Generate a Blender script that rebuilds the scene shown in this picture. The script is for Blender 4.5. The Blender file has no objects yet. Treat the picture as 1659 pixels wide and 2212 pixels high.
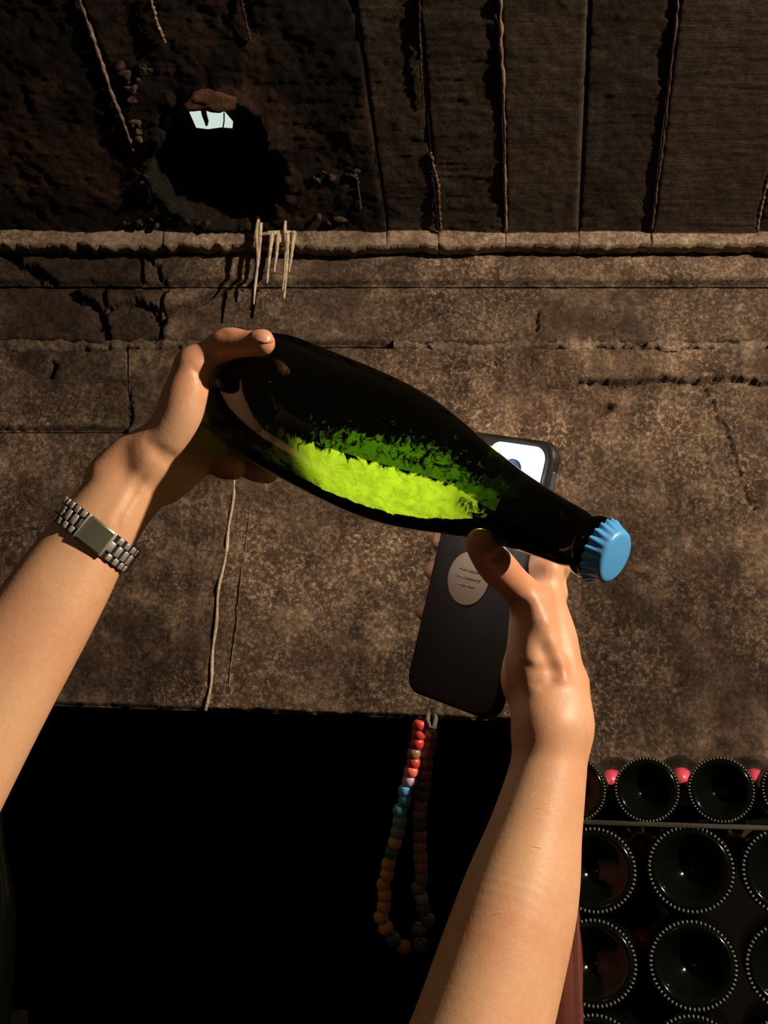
import bpy, bmesh, math, random
import numpy as np
from mathutils import Vector, Matrix

random.seed(7)
rng = np.random.default_rng(7)
scene = bpy.context.scene
COL = scene.collection

# ------------------------------------------------------------------ camera
F = 2500.0                     # focal length in pixels of the 1659 x 2212 frame
CX, CY = 829.5, 1106.0
PITCH = math.radians(14.0)
EYE = np.array([0.0, 0.0, 1.5])
cam_d = bpy.data.cameras.new('camera')
cam_d.sensor_fit = 'HORIZONTAL'
cam_d.sensor_width = 36.0
cam_d.lens = 36.0 * F / 1659.0
cam_d.clip_start = 0.02
cam = bpy.data.objects.new('camera', cam_d)
cam.location = EYE
cam.rotation_euler = (math.pi / 2 + PITCH, 0, 0)
COL.objects.link(cam)
scene.camera = cam

# ------------------------------------------------------------------ world, lamps, exposure
scene.view_settings.view_transform = 'Standard'
scene.view_settings.look = 'None'
scene.view_settings.exposure = 0.0
scene.view_settings.gamma = 1.0
scene.view_settings.use_curve_mapping = False
world = bpy.data.worlds.new('cellar_dark')
scene.world = world
world.use_nodes = True
wb = world.node_tree.nodes['Background']
wb.inputs[0].default_value = (1.0, 0.72, 0.48, 1)
wb.inputs[1].default_value = 0.027


def lamp(name, kind, loc, target, energy, color, **kw):
    l = bpy.data.lights.new(name, kind)
    l.energy = energy
    l.color = color
    for k, v in kw.items():
        setattr(l, k, v)
    o = bpy.data.objects.new(name, l)
    o.location = loc
    d = Vector(target) - Vector(loc)
    o.rotation_euler = d.to_track_quat('-Z', 'Y').to_euler()
    COL.objects.link(o)
    return o


# the cellar's warm wall lamp, up to the right behind the camera
lamp('cellar_lamp', 'SPOT', (2.15, -0.42, 2.70), (0.0, 1.4, 1.75), 460.0, (1.0, 0.82, 0.61),
     shadow_soft_size=0.035, spot_size=math.radians(95), spot_blend=0.6)
# a second, much weaker unseen lamp, raised as fill for the shadows
lamp('fill_lamp', 'POINT', (-1.5, -2.4, 2.6), (0, 1.4, 1.7), 7.0, (1.0, 0.82, 0.60),
     shadow_soft_size=0.10)

# ------------------------------------------------------------------ frames
RIGHT = np.array([1.0, 0, 0])
UP = np.array([0, -math.sin(PITCH), math.cos(PITCH)])
FWD = np.array([0, math.cos(PITCH), math.sin(PITCH)])
B3 = np.stack([RIGHT, UP, FWD])          # rows; camera coordinates (right, up, depth) to world


def c2w(p):
    return EYE + np.asarray(p) @ B3


def cp(x, y, d):                          # a photographed point at a known distance, camera coords
    return np.array([(x - CX) / F * d, (CY - y) / F * d, d])


def wp(x, y, d):
    return c2w(cp(x, y, d))


def ray(x, y):
    v = np.array([(x - CX) / F, (CY - y) / F, 1.0]) @ B3
    return v / np.linalg.norm(v)


def on_plane(x, y, p0, n):
    r = ray(x, y)
    t = ((np.asarray(p0) - EYE) @ n) / (r @ n)
    return EYE + r * t


# ------------------------------------------------------------------ materials
def mat(name, color=(0.5, 0.5, 0.5), rough=0.5, metal=0.0, spec=0.5, **kw):
    m = bpy.data.materials.new(name)
    m.use_nodes = True
    b = m.node_tree.nodes['Principled BSDF']
    b.inputs['Base Color'].default_value = (*color, 1)
    b.inputs['Roughness'].default_value = rough
    b.inputs['Metallic'].default_value = metal
    b.inputs['Specular IOR Level'].default_value = spec
    for k, v in kw.items():
        b.inputs[k.replace('_', ' ')].default_value = v
    return m


class NT:
    def __init__(s, m):
        s.t = m.node_tree
        s.b = s.t.nodes.get('Principled BSDF')

    def n(s, typ, **kw):
        o = s.t.nodes.new(typ)
        for k, v in kw.items():
            setattr(o, k, v)
        return o

    def link(s, a, b):
        s.t.links.new(a, b)

    def coords(s, scale=(1, 1, 1), rot=(0, 0, 0), kind='Object'):
        tc = s.n('ShaderNodeTexCoord')
        mp = s.n('ShaderNodeMapping')
        mp.inputs['Scale'].default_value = scale
        mp.inputs['Rotation'].default_value = rot
        s.link(tc.outputs[kind], mp.inputs[0])
        return mp.outputs[0]

    def noise(s, vec, scale, detail=6, rough=0.6, dist=0.0):
        o = s.n('ShaderNodeTexNoise')
        o.inputs['Scale'].default_value = scale
        o.inputs['Detail'].default_value = detail
        o.inputs['Roughness'].default_value = rough
        o.inputs['Distortion'].default_value = dist
        if vec is not None:
            s.link(vec, o.inputs['Vector'])
        return o.outputs[0]

    def ramp(s, fac, stops):
        o = s.n('ShaderNodeValToRGB')
        e = o.color_ramp.elements
        while len(e) < len(stops):
            e.new(0.5)
        for k, (p, c) in zip(e, stops):
            k.position = p
            k.color = (*c, 1) if len(c) == 3 else c
        s.link(fac, o.inputs[0])
        return o.outputs[0]

    def mix(s, fac, a, b, blend='MIX'):
        o = s.n('ShaderNodeMix', data_type='RGBA', blend_type=blend)
        for sock, v in ((o.inputs[0], fac), (o.inputs[6], a), (o.inputs[7], b)):
            if isinstance(v, (int, float)):
                sock.default_value = v
            elif isinstance(v, tuple):
                sock.default_value = (*v, 1)
            else:
                s.link(v, sock)
        return o.outputs[2]

    def math(s, op, a, b=0.0, clamp=False):
        o = s.n('ShaderNodeMath', operation=op, use_clamp=clamp)
        for sock, v in ((o.inputs[0], a), (o.inputs[1], b)):
            if isinstance(v, (int, float)):
                sock.default_value = v
            else:
                s.link(v, sock)
        return o.outputs[0]

    def bump(s, h, strength, dist, normal=None):
        o = s.n('ShaderNodeBump')
        o.inputs['Strength'].default_value = strength
        o.inputs['Distance'].default_value = dist
        s.link(h, o.inputs['Height'])
        if normal is not None:
            s.link(normal, o.inputs['Normal'])
        return o.outputs[0]


def stone_mat(name, dark, mid, light, pale=0.5, streak=0.3, bumpd=0.004, tint=(0.10, 0.05, 0.035), ridges=0.0, tone=False):
    m = mat(name, mid, 0.9, spec=0.15)
    t = NT(m)
    v = t.coords()
    big = t.noise(v, 3.2, 5, 0.6, 0.4)
    med = t.noise(v, 15.0, 9, 0.72, 0.3)
    fine = t.noise(v, 135.0, 7, 0.78, 0.25)
    col = t.ramp(med, [(0.28, dark), (0.50, mid), (0.74, light)])
    patch = t.ramp(big, [(0.40, (0, 0, 0)), (0.64, (1, 1, 1))])
    spk = t.ramp(fine, [(0.50, (0, 0, 0)), (0.68, (1, 1, 1))])
    f1 = t.math('MULTIPLY', patch, spk)
    f2 = t.math('MULTIPLY', f1, pale)
    col = t.mix(f2, col, tuple(min(1, c * 1.9) for c in light))
    red = t.ramp(t.noise(v, 5.5, 4, 0.6, 0.8), [(0.50, (0, 0, 0)), (0.70, (1, 1, 1))])
    col = t.mix(t.math('MULTIPLY', red, 0.55), col, tint)
    if streak > 0:
        vs = t.coords((34, 34, 2.2))
        st = t.ramp(t.noise(vs, 1.0, 5, 0.6, 0.3), [(0.36, (0.45, 0.43, 0.42)), (0.62, (1.1, 1.08, 1.05))])
        col = t.mix(streak, col, st, 'MULTIPLY')
    grit = t.ramp(fine, [(0.34, (0.30, 0.29, 0.28)), (0.60, (1.25, 1.22, 1.18))])
    col = t.mix(0.75, col, grit, 'MULTIPLY')
    if tone:                                   # darker and paler patches laid down per block
        sc = t.n('ShaderNodeVertexColor', layer_name='tone')
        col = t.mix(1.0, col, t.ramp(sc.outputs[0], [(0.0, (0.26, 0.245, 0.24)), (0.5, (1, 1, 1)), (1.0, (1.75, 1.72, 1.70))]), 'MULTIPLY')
    t.link(col, t.b.inputs['Base Color'])
    bn = t.bump(t.noise(v, 46.0, 7, 0.7, 0.6), 0.9, bumpd)
    bn = t.bump(fine, 0.8, bumpd * 0.55, bn)
    if ridges > 0:
        vr = t.coords((5, 130, 130))
        bn = t.bump(t.noise(vr, 1.0, 4, 0.6, 0.6), 0.9, ridges, bn)
    t.link(bn, t.b.inputs['Normal'])
    return m


M = {}
M['wall'] = stone_mat('rough_brown_stone', (0.042, 0.028, 0.020), (0.140, 0.095, 0.067), (0.37, 0.265, 0.185), 0.8, 0.25, 0.008)
M['wall_low'] = stone_mat('streaked_brown_stone', (0.042, 0.028, 0.020), (0.142, 0.095, 0.066), (0.38, 0.268, 0.182), 0.9, 0.5, 0.007)
M['wall_dark'] = stone_mat('deep_brown_stone', (0.028, 0.019, 0.014), (0.074, 0.050, 0.037), (0.17, 0.120, 0.086), 0.45, 0.3, 0.007)  # darker brown than the plain wall stone
M['vault'] = stone_mat('rough_dark_concrete', (0.017, 0.013, 0.010), (0.042, 0.031, 0.024), (0.088, 0.066, 0.050), 0.25, 0.0, 0.005, (0.055, 0.032, 0.022), 0.002)  # dark brown concrete of the vault slabs
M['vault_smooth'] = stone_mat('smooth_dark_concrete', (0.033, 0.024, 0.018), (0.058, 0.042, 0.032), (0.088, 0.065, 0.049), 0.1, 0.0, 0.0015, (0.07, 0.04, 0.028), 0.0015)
M['vault_black'] = stone_mat('near_black_stone', (0.0055, 0.0042, 0.0032), (0.0135, 0.0100, 0.0078), (0.034, 0.025, 0.019), 0.2, 0.0, 0.006)  # nearly black, for the left slabs and the backing
M['lip'] = stone_mat('pale_crumbling_edge', (0.10, 0.070, 0.050), (0.28, 0.205, 0.148), (0.50, 0.38, 0.28), 0.5, 0.0, 0.005)
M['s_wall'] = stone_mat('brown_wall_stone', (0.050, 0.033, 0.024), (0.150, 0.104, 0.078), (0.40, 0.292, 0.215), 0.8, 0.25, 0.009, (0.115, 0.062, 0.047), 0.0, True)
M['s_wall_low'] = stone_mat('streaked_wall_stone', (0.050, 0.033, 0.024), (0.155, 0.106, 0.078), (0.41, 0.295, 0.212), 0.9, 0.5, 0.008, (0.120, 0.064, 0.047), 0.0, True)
M['s_wall_dark'] = stone_mat('deep_brown_wall', (0.036, 0.025, 0.019), (0.096, 0.066, 0.050), (0.22, 0.160, 0.118), 0.45, 0.3, 0.009, (0.08, 0.045, 0.033), 0.0, True)  # darker brown version for the upper left blocks
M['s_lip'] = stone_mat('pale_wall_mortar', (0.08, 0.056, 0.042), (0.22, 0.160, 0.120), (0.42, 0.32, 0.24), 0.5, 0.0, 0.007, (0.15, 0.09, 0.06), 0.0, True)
M['mortar'] = mat('dark_joint', (0.022, 0.015, 0.010), 0.95, spec=0.1)
M['rust_stone'] = stone_mat('rust_brown_stone', (0.05, 0.024, 0.015), (0.12, 0.055, 0.034), (0.20, 0.10, 0.06), 0.1, 0.0, 0.005)
M['calcite'] = stone_mat('pale_calcite', (0.36, 0.27, 0.19), (0.62, 0.50, 0.37), (0.78, 0.66, 0.52), 0.2, 0.0, 0.002, (0.5, 0.38, 0.26))
M['niche'] = mat('shade_black_stone', (0.005, 0.0045, 0.004), 0.95, spec=0.05)  # darkness of the unlit passage and gaps put into the colour
M['floor'] = stone_mat('dark_earth_floor', (0.015, 0.011, 0.008), (0.03, 0.022, 0.016), (0.05, 0.038, 0.028), 0.2, 0.0)


def glow_mat(name, color, strength):
    m = mat(name, (0, 0, 0), 0.5)
    t = NT(m)
    t.b.inputs['Emission Color'].default_value = (*color, 1)
    t.b.inputs['Emission Strength'].default_value = strength
    return m


M['daylight'] = glow_mat('daylight_pane', (0.70, 0.86, 0.76), 0.85)
M['iron'] = mat('black_iron', (0.006, 0.006, 0.006), 0.7)


def skin_mat(name, base, red):
    m = mat(name, base, 0.47, spec=0.42)
    t = NT(m)
    v = t.coords()
    a = t.noise(v, 16.0, 4, 0.55, 0.3)
    c = t.mix(t.ramp(a, [(0.42, (0, 0, 0)), (0.70, (1, 1, 1))]), base, red)
    b = t.noise(v, 240.0, 4, 0.6)
    c = t.mix(0.35, c, t.ramp(b, [(0.3, (0.82, 0.78, 0.76)), (0.7, (1.06, 1.05, 1.04))]), 'MULTIPLY')
    vc = t.n('ShaderNodeVertexColor', layer_name='flush')
    c = t.mix(vc.outputs[0], c, (0.62, 0.235, 0.135))
    t.link(c, t.b.inputs['Base Color'])
    bn = t.bump(t.noise(v, 420.0, 3, 0.6), 0.16, 0.0006)
    vo = t.n('ShaderNodeTexVoronoi')
    vo.inputs['Scale'].default_value = 520
    t.link(v, vo.inputs['Vector'])
    bn = t.bump(vo.outputs[0], 0.08, 0.0004, bn)
    t.link(bn, t.b.inputs['Normal'])
    t.b.inputs['Subsurface Weight'].default_value = 0.12
    t.b.inputs['Subsurface Radius'].default_value = (0.006, 0.0025, 0.0012)
    t.b.inputs['Subsurface Scale'].default_value = 0.5
    return m


M['skin'] = skin_mat('warm_skin', (0.68, 0.390, 0.228), (0.64, 0.315, 0.175))
M['nail'] = mat('fingernail', (0.66, 0.31, 0.20), 0.36, spec=0.45)
M['hair'] = mat('fair_arm_hair', (0.95, 0.74, 0.50), 0.35)
M['steel'] = mat('polished_steel', (0.78, 0.73, 0.66), 0.40, 0.7)
M['steel_dark'] = mat('brushed_steel', (0.42, 0.39, 0.35), 0.34, 1.0)
M['clasp'] = mat('green_reflection_steel', (0.26, 0.27, 0.19), 0.30, 0.7)  # the bottle's green reflection is put into the steel colour


def glass_tint(name, tint, rough=0.04, neck=None):
    m = bpy.data.materials.new(name)
    m.use_nodes = True
    t = NT(m)
    t.t.nodes.remove(t.b)
    out = t.t.nodes['Material Output']
    tr = t.n('ShaderNodeBsdfTransparent')
    tr.inputs[0].default_value = (*tint, 1)
    if neck:
        sp = t.n('ShaderNodeSeparateXYZ')
        tc_ = t.n('ShaderNodeTexCoord')
        t.link(tc_.outputs['Object'], sp.inputs[0])
        mr = t.n('ShaderNodeMapRange')
        for k_, v_ in enumerate((neck[0], neck[1], 0.0, 1.0)):
            mr.inputs[k_ + 1].default_value = v_
        t.link(sp.outputs['Z'], mr.inputs[0])
        t.link(t.mix(mr.outputs[0], tint, tuple(c * .10 for c in tint)), tr.inputs[0])
    gl = t.n('ShaderNodeBsdfGlossy')
    gl.inputs['Roughness'].default_value = rough
    gl.inputs['Color'].default_value = (1, 1, 1, 1)
    fr = t.n('ShaderNodeFresnel')
    fr.inputs[0].default_value = 1.5
    v = t.coords()
    bn = t.bump(t.noise(v, 28.0, 2, 0.5), 0.08, 0.004)
    t.link(bn, gl.inputs['Normal'])
    mx = t.n('ShaderNodeMixShader')
    gm = t.n('ShaderNodeNewGeometry')
    ff = t.math('MULTIPLY', fr.outputs[0], t.math('SUBTRACT', 1.0, t.math('MULTIPLY', gm.outputs['Backfacing'], 0.85)))
    t.link(ff, mx.inputs[0])
    t.link(tr.outputs[0], mx.inputs[1])
    t.link(gl.outputs[0], mx.inputs[2])
    t.link(mx.outputs[0], out.inputs[0])
    return m


M['green_glass'] = glass_tint('dark_green_glass', (0.080, 0.096, 0.020), neck=(.205, .245))
M['black_glass'] = mat('black_green_glass', (0.0025, 0.0035, 0.002), 0.10, spec=0.5)
M['knurl'] = mat('knurled_glass', (0.16, 0.16, 0.13), 0.14, spec=1.0)
M['cap'] = mat('blue_lacquered_tin', (0.095, 0.38, 0.80), 0.32, spec=0.5)
M['pink'] = mat('pink_foil', (0.72, 0.075, 0.13), 0.35, 0.0, spec=0.6)
M['case'] = mat('matt_black_case', (0.014, 0.010, 0.008), 0.5, spec=0.3)
M['sticker'] = mat('beige_round_sticker', (0.32, 0.22, 0.15), 0.6)
M['ink'] = mat('faded_brown_print', (0.15, 0.10, 0.07), 0.7)
M['window_glow'] = glow_mat('camera_window_glow', (0.86, 0.93, 1.0), 1.2)  # torch light on the camera window, put in as emission
M['lens'] = mat('dark_lens_ring', (0.03, 0.05, 0.08), 0.2)
M['edge'] = mat('slate_case_edge', (0.06, 0.065, 0.075), 0.35)
M['cord'] = mat('braided_cord', (0.10, 0.075, 0.045), 0.8)


def wood_mat(name, dark, light, scale=(60, 60, 3)):
    m = mat(name, dark, 0.55, spec=0.3)
    t = NT(m)
    v = t.coords(scale)
    g = t.noise(v, 1.0, 6, 0.6, 0.8)
    t.link(t.ramp(g, [(0.3, dark), (0.7, light)]), t.b.inputs['Base Color'])
    t.link(t.bump(g, 0.5, 0.002), t.b.inputs['Normal'])
    return m


M['post'] = wood_mat('red_brown_wood', (0.085, 0.021, 0.013), (0.21, 0.055, 0.034))
M['lath'] = wood_mat('grey_wood_lath', (0.035, 0.030, 0.025), (0.10, 0.086, 0.072), (3, 60, 60))


def lees_mat(name, color, dens, scale, thr):
    """cloudy yeast deposit: passes light on, with clumps and gaps"""
    m = bpy.data.materials.new(name)
    m.use_nodes = True
    t = NT(m)
    t.t.nodes.remove(t.b)
    out = t.t.nodes['Material Output']
    v = t.coords()
    n1 = t.noise(v, scale, 7, 0.68, 0.8)
    n2 = t.noise(v, scale * 0.22, 4, 0.6, 0.5)
    vc = t.n('ShaderNodeVertexColor', layer_name='cover')
    sm = t.math('ADD', t.math('MULTIPLY', n1, 2.1), t.math('MULTIPLY', n2, 0.55))
    a = t.math('ADD', vc.outputs[0], t.math('SUBTRACT', sm, 1.32))
    alpha = t.math('MULTIPLY', t.math('MULTIPLY', t.math('SUBTRACT', a, thr), 4.5, True), dens, True)
    tl = t.n('ShaderNodeBsdfTranslucent')
    c = t.ramp(n1, [(0.30, tuple(x * 0.45 for x in color)), (0.60, color)])
    t.link(c, tl.inputs[0])
    tr = t.n('ShaderNodeBsdfTransparent')
    mx = t.n('ShaderNodeMixShader')
    t.link(alpha, mx.inputs[0])
    t.link(tr.outputs[0], mx.inputs[1])
    t.link(tl.outputs[0], mx.inputs[2])
    t.link(mx.outputs[0], out.inputs[0])
    return m


M['lees'] = lees_mat('pale_yeast_deposit', (0.88, 0.86, 0.50), 1.0, 130.0, 0.42)
M['haze'] = lees_mat('thin_yeast_cloud', (0.10, 0.19, 0.05), 0.85, 190.0, 0.50)

# ------------------------------------------------------------------ object helpers


def mesh_obj(name, verts, faces, material=None, parent=None, smooth=True):
    me = bpy.data.meshes.new(name)
    verts = np.asarray(verts, dtype=np.float32)
    if isinstance(faces, np.ndarray):
        k = faces.shape[1]
        me.vertices.add(len(verts))
        me.vertices.foreach_set('co', verts.ravel())
        me.loops.add(faces.size)
        me.loops.foreach_set('vertex_index', faces.ravel().astype(np.int32))
        me.polygons.add(len(faces))
        me.polygons.foreach_set('loop_start', np.arange(0, faces.size, k, dtype=np.int32))
        me.polygons.foreach_set('loop_total', np.full(len(faces), k, dtype=np.int32))
        me.update(calc_edges=True)
    else:
        me.from_pydata(verts.tolist(), [], faces)
    if smooth:
        me.polygons.foreach_set('use_smooth', np.ones(len(me.polygons), dtype=bool))
    me.validate()
    if material is not None:
        me.materials.append(material)
    o = bpy.data.objects.new(name, me)
    COL.objects.link(o)
    if parent is not None:
        attach(o, parent)
    return o


def attach(o, parent):
    o.parent = parent
    o.matrix_parent_inverse = parent_world(parent).inverted()


def parent_world(p):
    m = Matrix.LocRotScale(p.location, p.rotation_euler, p.scale)
    if p.parent:
        m = parent_world(p.parent) @ p.matrix_parent_inverse @ m
    return m


def bm_obj(name, bm, material=None, parent=None, smooth=True):
    me = bpy.data.meshes.new(name)
    bmesh.ops.recalc_face_normals(bm, faces=bm.faces)
    bm.to_mesh(me)
    bm.free()
    if smooth:
        me.polygons.foreach_set('use_smooth', np.ones(len(me.polygons), dtype=bool))
    if material is not None:
        me.materials.append(material)
    o = bpy.data.objects.new(name, me)
    COL.objects.link(o)
    if parent is not None:
        attach(o, parent)
    return o


def tag(o, label=None, cat=None, group=None, kind=None):
    if label:
        o['label'] = label
    if cat:
        o['category'] = cat
    if group:
        o['group'] = group
    if kind:
        o['kind'] = kind
    return o


def empty(name, loc):
    o = bpy.data.objects.new(name, None)
    o.empty_display_size = 0.02
    o.location = Vector(loc)
    COL.objects.link(o)
    return o


def grid_faces(nu, nv):
    i, j = np.meshgrid(np.arange(nu - 1), np.arange(nv - 1), indexing='ij')
    a = i * nv + j
    return np.stack([a, a + nv, a + nv + 1, a + 1], -1).reshape(-1, 4)


def tube(path, radii, seg=8, closed_ends=True):
    path = np.asarray(path, float)
    n = len(path)
    radii = np.broadcast_to(np.asarray(radii, float), (n,))
    tan = np.gradient(path, axis=0)
    tan /= np.linalg.norm(tan, axis=1, keepdims=True) + 1e-12
    ref = np.array([0, 0, 1.0]) if abs(tan[0][2]) < 0.9 else np.array([1.0, 0, 0])
    vs = []
    for k in range(n):
        u = np.cross(tan[k], ref)
        u /= np.linalg.norm(u)
        w = np.cross(tan[k], u)
        ref = np.cross(u, tan[k])
        a = np.linspace(0, 2 * np.pi, seg, endpoint=False)
        vs.append(path[k] + radii[k] * (np.cos(a)[:, None] * u + np.sin(a)[:, None] * w))
    vs = np.concatenate(vs)
    fs = []
    for k in range(n - 1):
        for s in range(seg):
            a, b = k * seg + s, k * seg + (s + 1) % seg
            fs.append((a, b, b + seg, a + seg))
    if closed_ends:
        fs.append(tuple(range(seg))[::-1])
        fs.append(tuple((n - 1) * seg + s for s in range(seg)))
    return vs, fs


def join_geo(parts):
    V, Fc, o = [], [], 0
    for v, f in parts:
        V.append(np.asarray(v))
        Fc += [tuple(i + o for i in q) for q in f]
        o += len(v)
    return np.concatenate(V), Fc


def box_bm(sx, sy, sz, bevel=0.0, seg=2):
    bm = bmesh.new()
    bmesh.ops.create_cube(bm, size=1.0)
    bmesh.ops.scale(bm, vec=(sx, sy, sz), verts=bm.verts)
    if bevel > 0:
        bmesh.ops.bevel(bm, geom=list(bm.edges), offset=bevel, segments=seg, affect='EDGES', profile=0.5)
    return bm


def lathe(profile, seg=48):
    """profile: (z, r) pairs; about +Z; poles where r == 0"""
    V, Fc, rings = [], [], []
    for z, r in profile:
        if r <= 1e-7:
            rings.append([len(V)])
            V.append((0, 0, z))
        else:
            rings.append(list(range(len(V), len(V) + seg)))
            for k in range(seg):
                a = 2 * math.pi * k / seg
                V.append((r * math.cos(a), r * math.sin(a), z))
    for A, Bq in zip(rings[:-1], rings[1:]):
        for k in range(seg):
            k2 = (k + 1) % seg
            if len(A) == 1 and len(Bq) == 1:
                continue
            if len(A) == 1:
                Fc.append((A[0], Bq[k2], Bq[k]))
            elif len(Bq) == 1:
                Fc.append((A[k], A[k2], Bq[0]))
            else:
                Fc.append((A[k], A[k2], Bq[k2], Bq[k]))
    return np.array(V), Fc


def frame_matrix(origin, xa, ya, za):
    m = Matrix.Identity(4)
    for c, v in enumerate((xa, ya, za, origin)):
        for r in range(3):
            m[r][c] = float(v[r])
    return m


# value noise in numpy
_flat = rng.random(64 ** 3).astype(np.float32)


def vnoise(p):
    p = np.asarray(p, np.float32)
    i = np.floor(p).astype(np.int32)
    f = p - i
    f = f * f * (3 - 2 * f)
    i &= 63
    j = (i + 1) & 63
    x0, x1 = i[..., 0] << 12, j[..., 0] << 12
    y0, y1 = i[..., 1] << 6, j[..., 1] << 6
    z0, z1 = i[..., 2], j[..., 2]
    fx, fy, fz = f[..., 0], f[..., 1], f[..., 2]

    def lk(a, b):
        q = a + b
        u = _flat[q + z0]
        return u + (_flat[q + z1] - u) * fz
    a = lk(x0, y0)
    a = a + (lk(x0, y1) - a) * fy
    b = lk(x1, y0)
    b = b + (lk(x1, y1) - b) * fy
    return a + (b - a) * fx


def fbm(p, octv=4, gain=0.5):
    p = np.asarray(p, float)
    s, a, tot = 0, 1.0, 0
    for k in range(octv):
        s = s + a * vnoise(p * (2 ** k) + 17.3 * k)
        tot += a
        a *= gain
    return s / tot


def seg_dist2(x, y, pts):
    d = np.full(x.shape, 1e9)
    for (x0, y0), (x1, y1) in zip(pts[:-1], pts[1:]):
        bx, by = x1 - x0, y1 - y0
        t = np.clip(((x - x0) * bx + (y - y0) * by) / (bx * bx + by * by + 1e-9), 0, 1)
        d = np.minimum(d, np.hypot(x - x0 - t * bx, y - y0 - t * by))
    return d


# ================================================================== the setting
WY = 2.02                                  # the back wall's face
WN = np.array([0, -1.0, 0])
WP0 = np.array([0, WY, 0])
wall = mesh_obj('wall_back', [(-1.0, WY + .035, 1.66), (1.0, WY + .035, 1.66), (1.0, WY + .035, 2.55), (-1.0, WY + .035, 2.55),
                              (-1.0, WY + .30, 1.66), (1.0, WY + .30, 1.66), (1.0, WY + .30, 2.55), (-1.0, WY + .30, 2.55)],
                [(0, 1, 2, 3), (5, 4, 7, 6), (4, 5, 1, 0), (3, 2, 6, 7), (4, 0, 3, 7), (1, 5, 6, 2)], M['mortar'], smooth=False)
tag(wall, 'rough brown stone cellar wall of long courses behind the held bottle', 'wall', kind='structure')

CRACKS = [  # (polyline in photo pixels on the wall, half width px, depth m)
    ([(1510, 850), (1560, 950), (1592, 1035), (1618, 1110)], 1.8, .011),
    ([(1565, 960), (1500, 900)], 0.1, .0),
    ([(20, 560), (60, 590), (150, 640), (220, 680), (235, 740)], 8, .030),
    ([(225, 682), (300, 665), (355, 690), (420, 672), (495, 630)], 7, .032),
    ([(305, 540), (345, 590), (365, 640)], 5, .018), ([(352, 690), (356, 704)], 9, .03),
    ([(1155, 690), (1158, 715), (1150, 730)], 5, .010),
    ([(830, 745), (900, 715), (960, 690)], 3, .006),
    ([(1170, 855), (1210, 850), (1245, 838)], 5, .010),
    ([(1250, 838), (1330, 840), (1420, 832), (1500, 838), (1580, 830), (1659, 845)], 5, .022),
    ([(1290, 905), (1310, 890)], 9, .02),
    ([(125, 800), (122, 820)], 7, .02),
    ([(290, 860), (285, 930)], 4, .010),
    ([(1240, 1390), (1330, 1380)], 2, .004),
]


TONE_PATCHES = [(150, 720, 260, 150, -.45), (170, 870, 210, 90, -.55), (60, 1150, 150, 130, -.45), (320, 1420, 180, 110, -.65), (820, 1440, 170, 90, -.4), (1450, 1420, 320, 230, -.62), (1310, 1170, 130, 110, -.35),
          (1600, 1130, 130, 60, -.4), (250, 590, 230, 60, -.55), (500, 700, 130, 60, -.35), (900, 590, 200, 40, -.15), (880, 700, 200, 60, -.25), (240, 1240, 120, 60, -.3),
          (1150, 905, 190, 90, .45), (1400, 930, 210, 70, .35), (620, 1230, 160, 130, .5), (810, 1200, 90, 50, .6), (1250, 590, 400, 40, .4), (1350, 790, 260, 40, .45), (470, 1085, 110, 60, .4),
          (560, 1330, 90, 90, .35), (1050, 1000, 120, 80, .25), (1500, 700, 160, 50, .2), (60, 1010, 90, 40, .25)]


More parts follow.
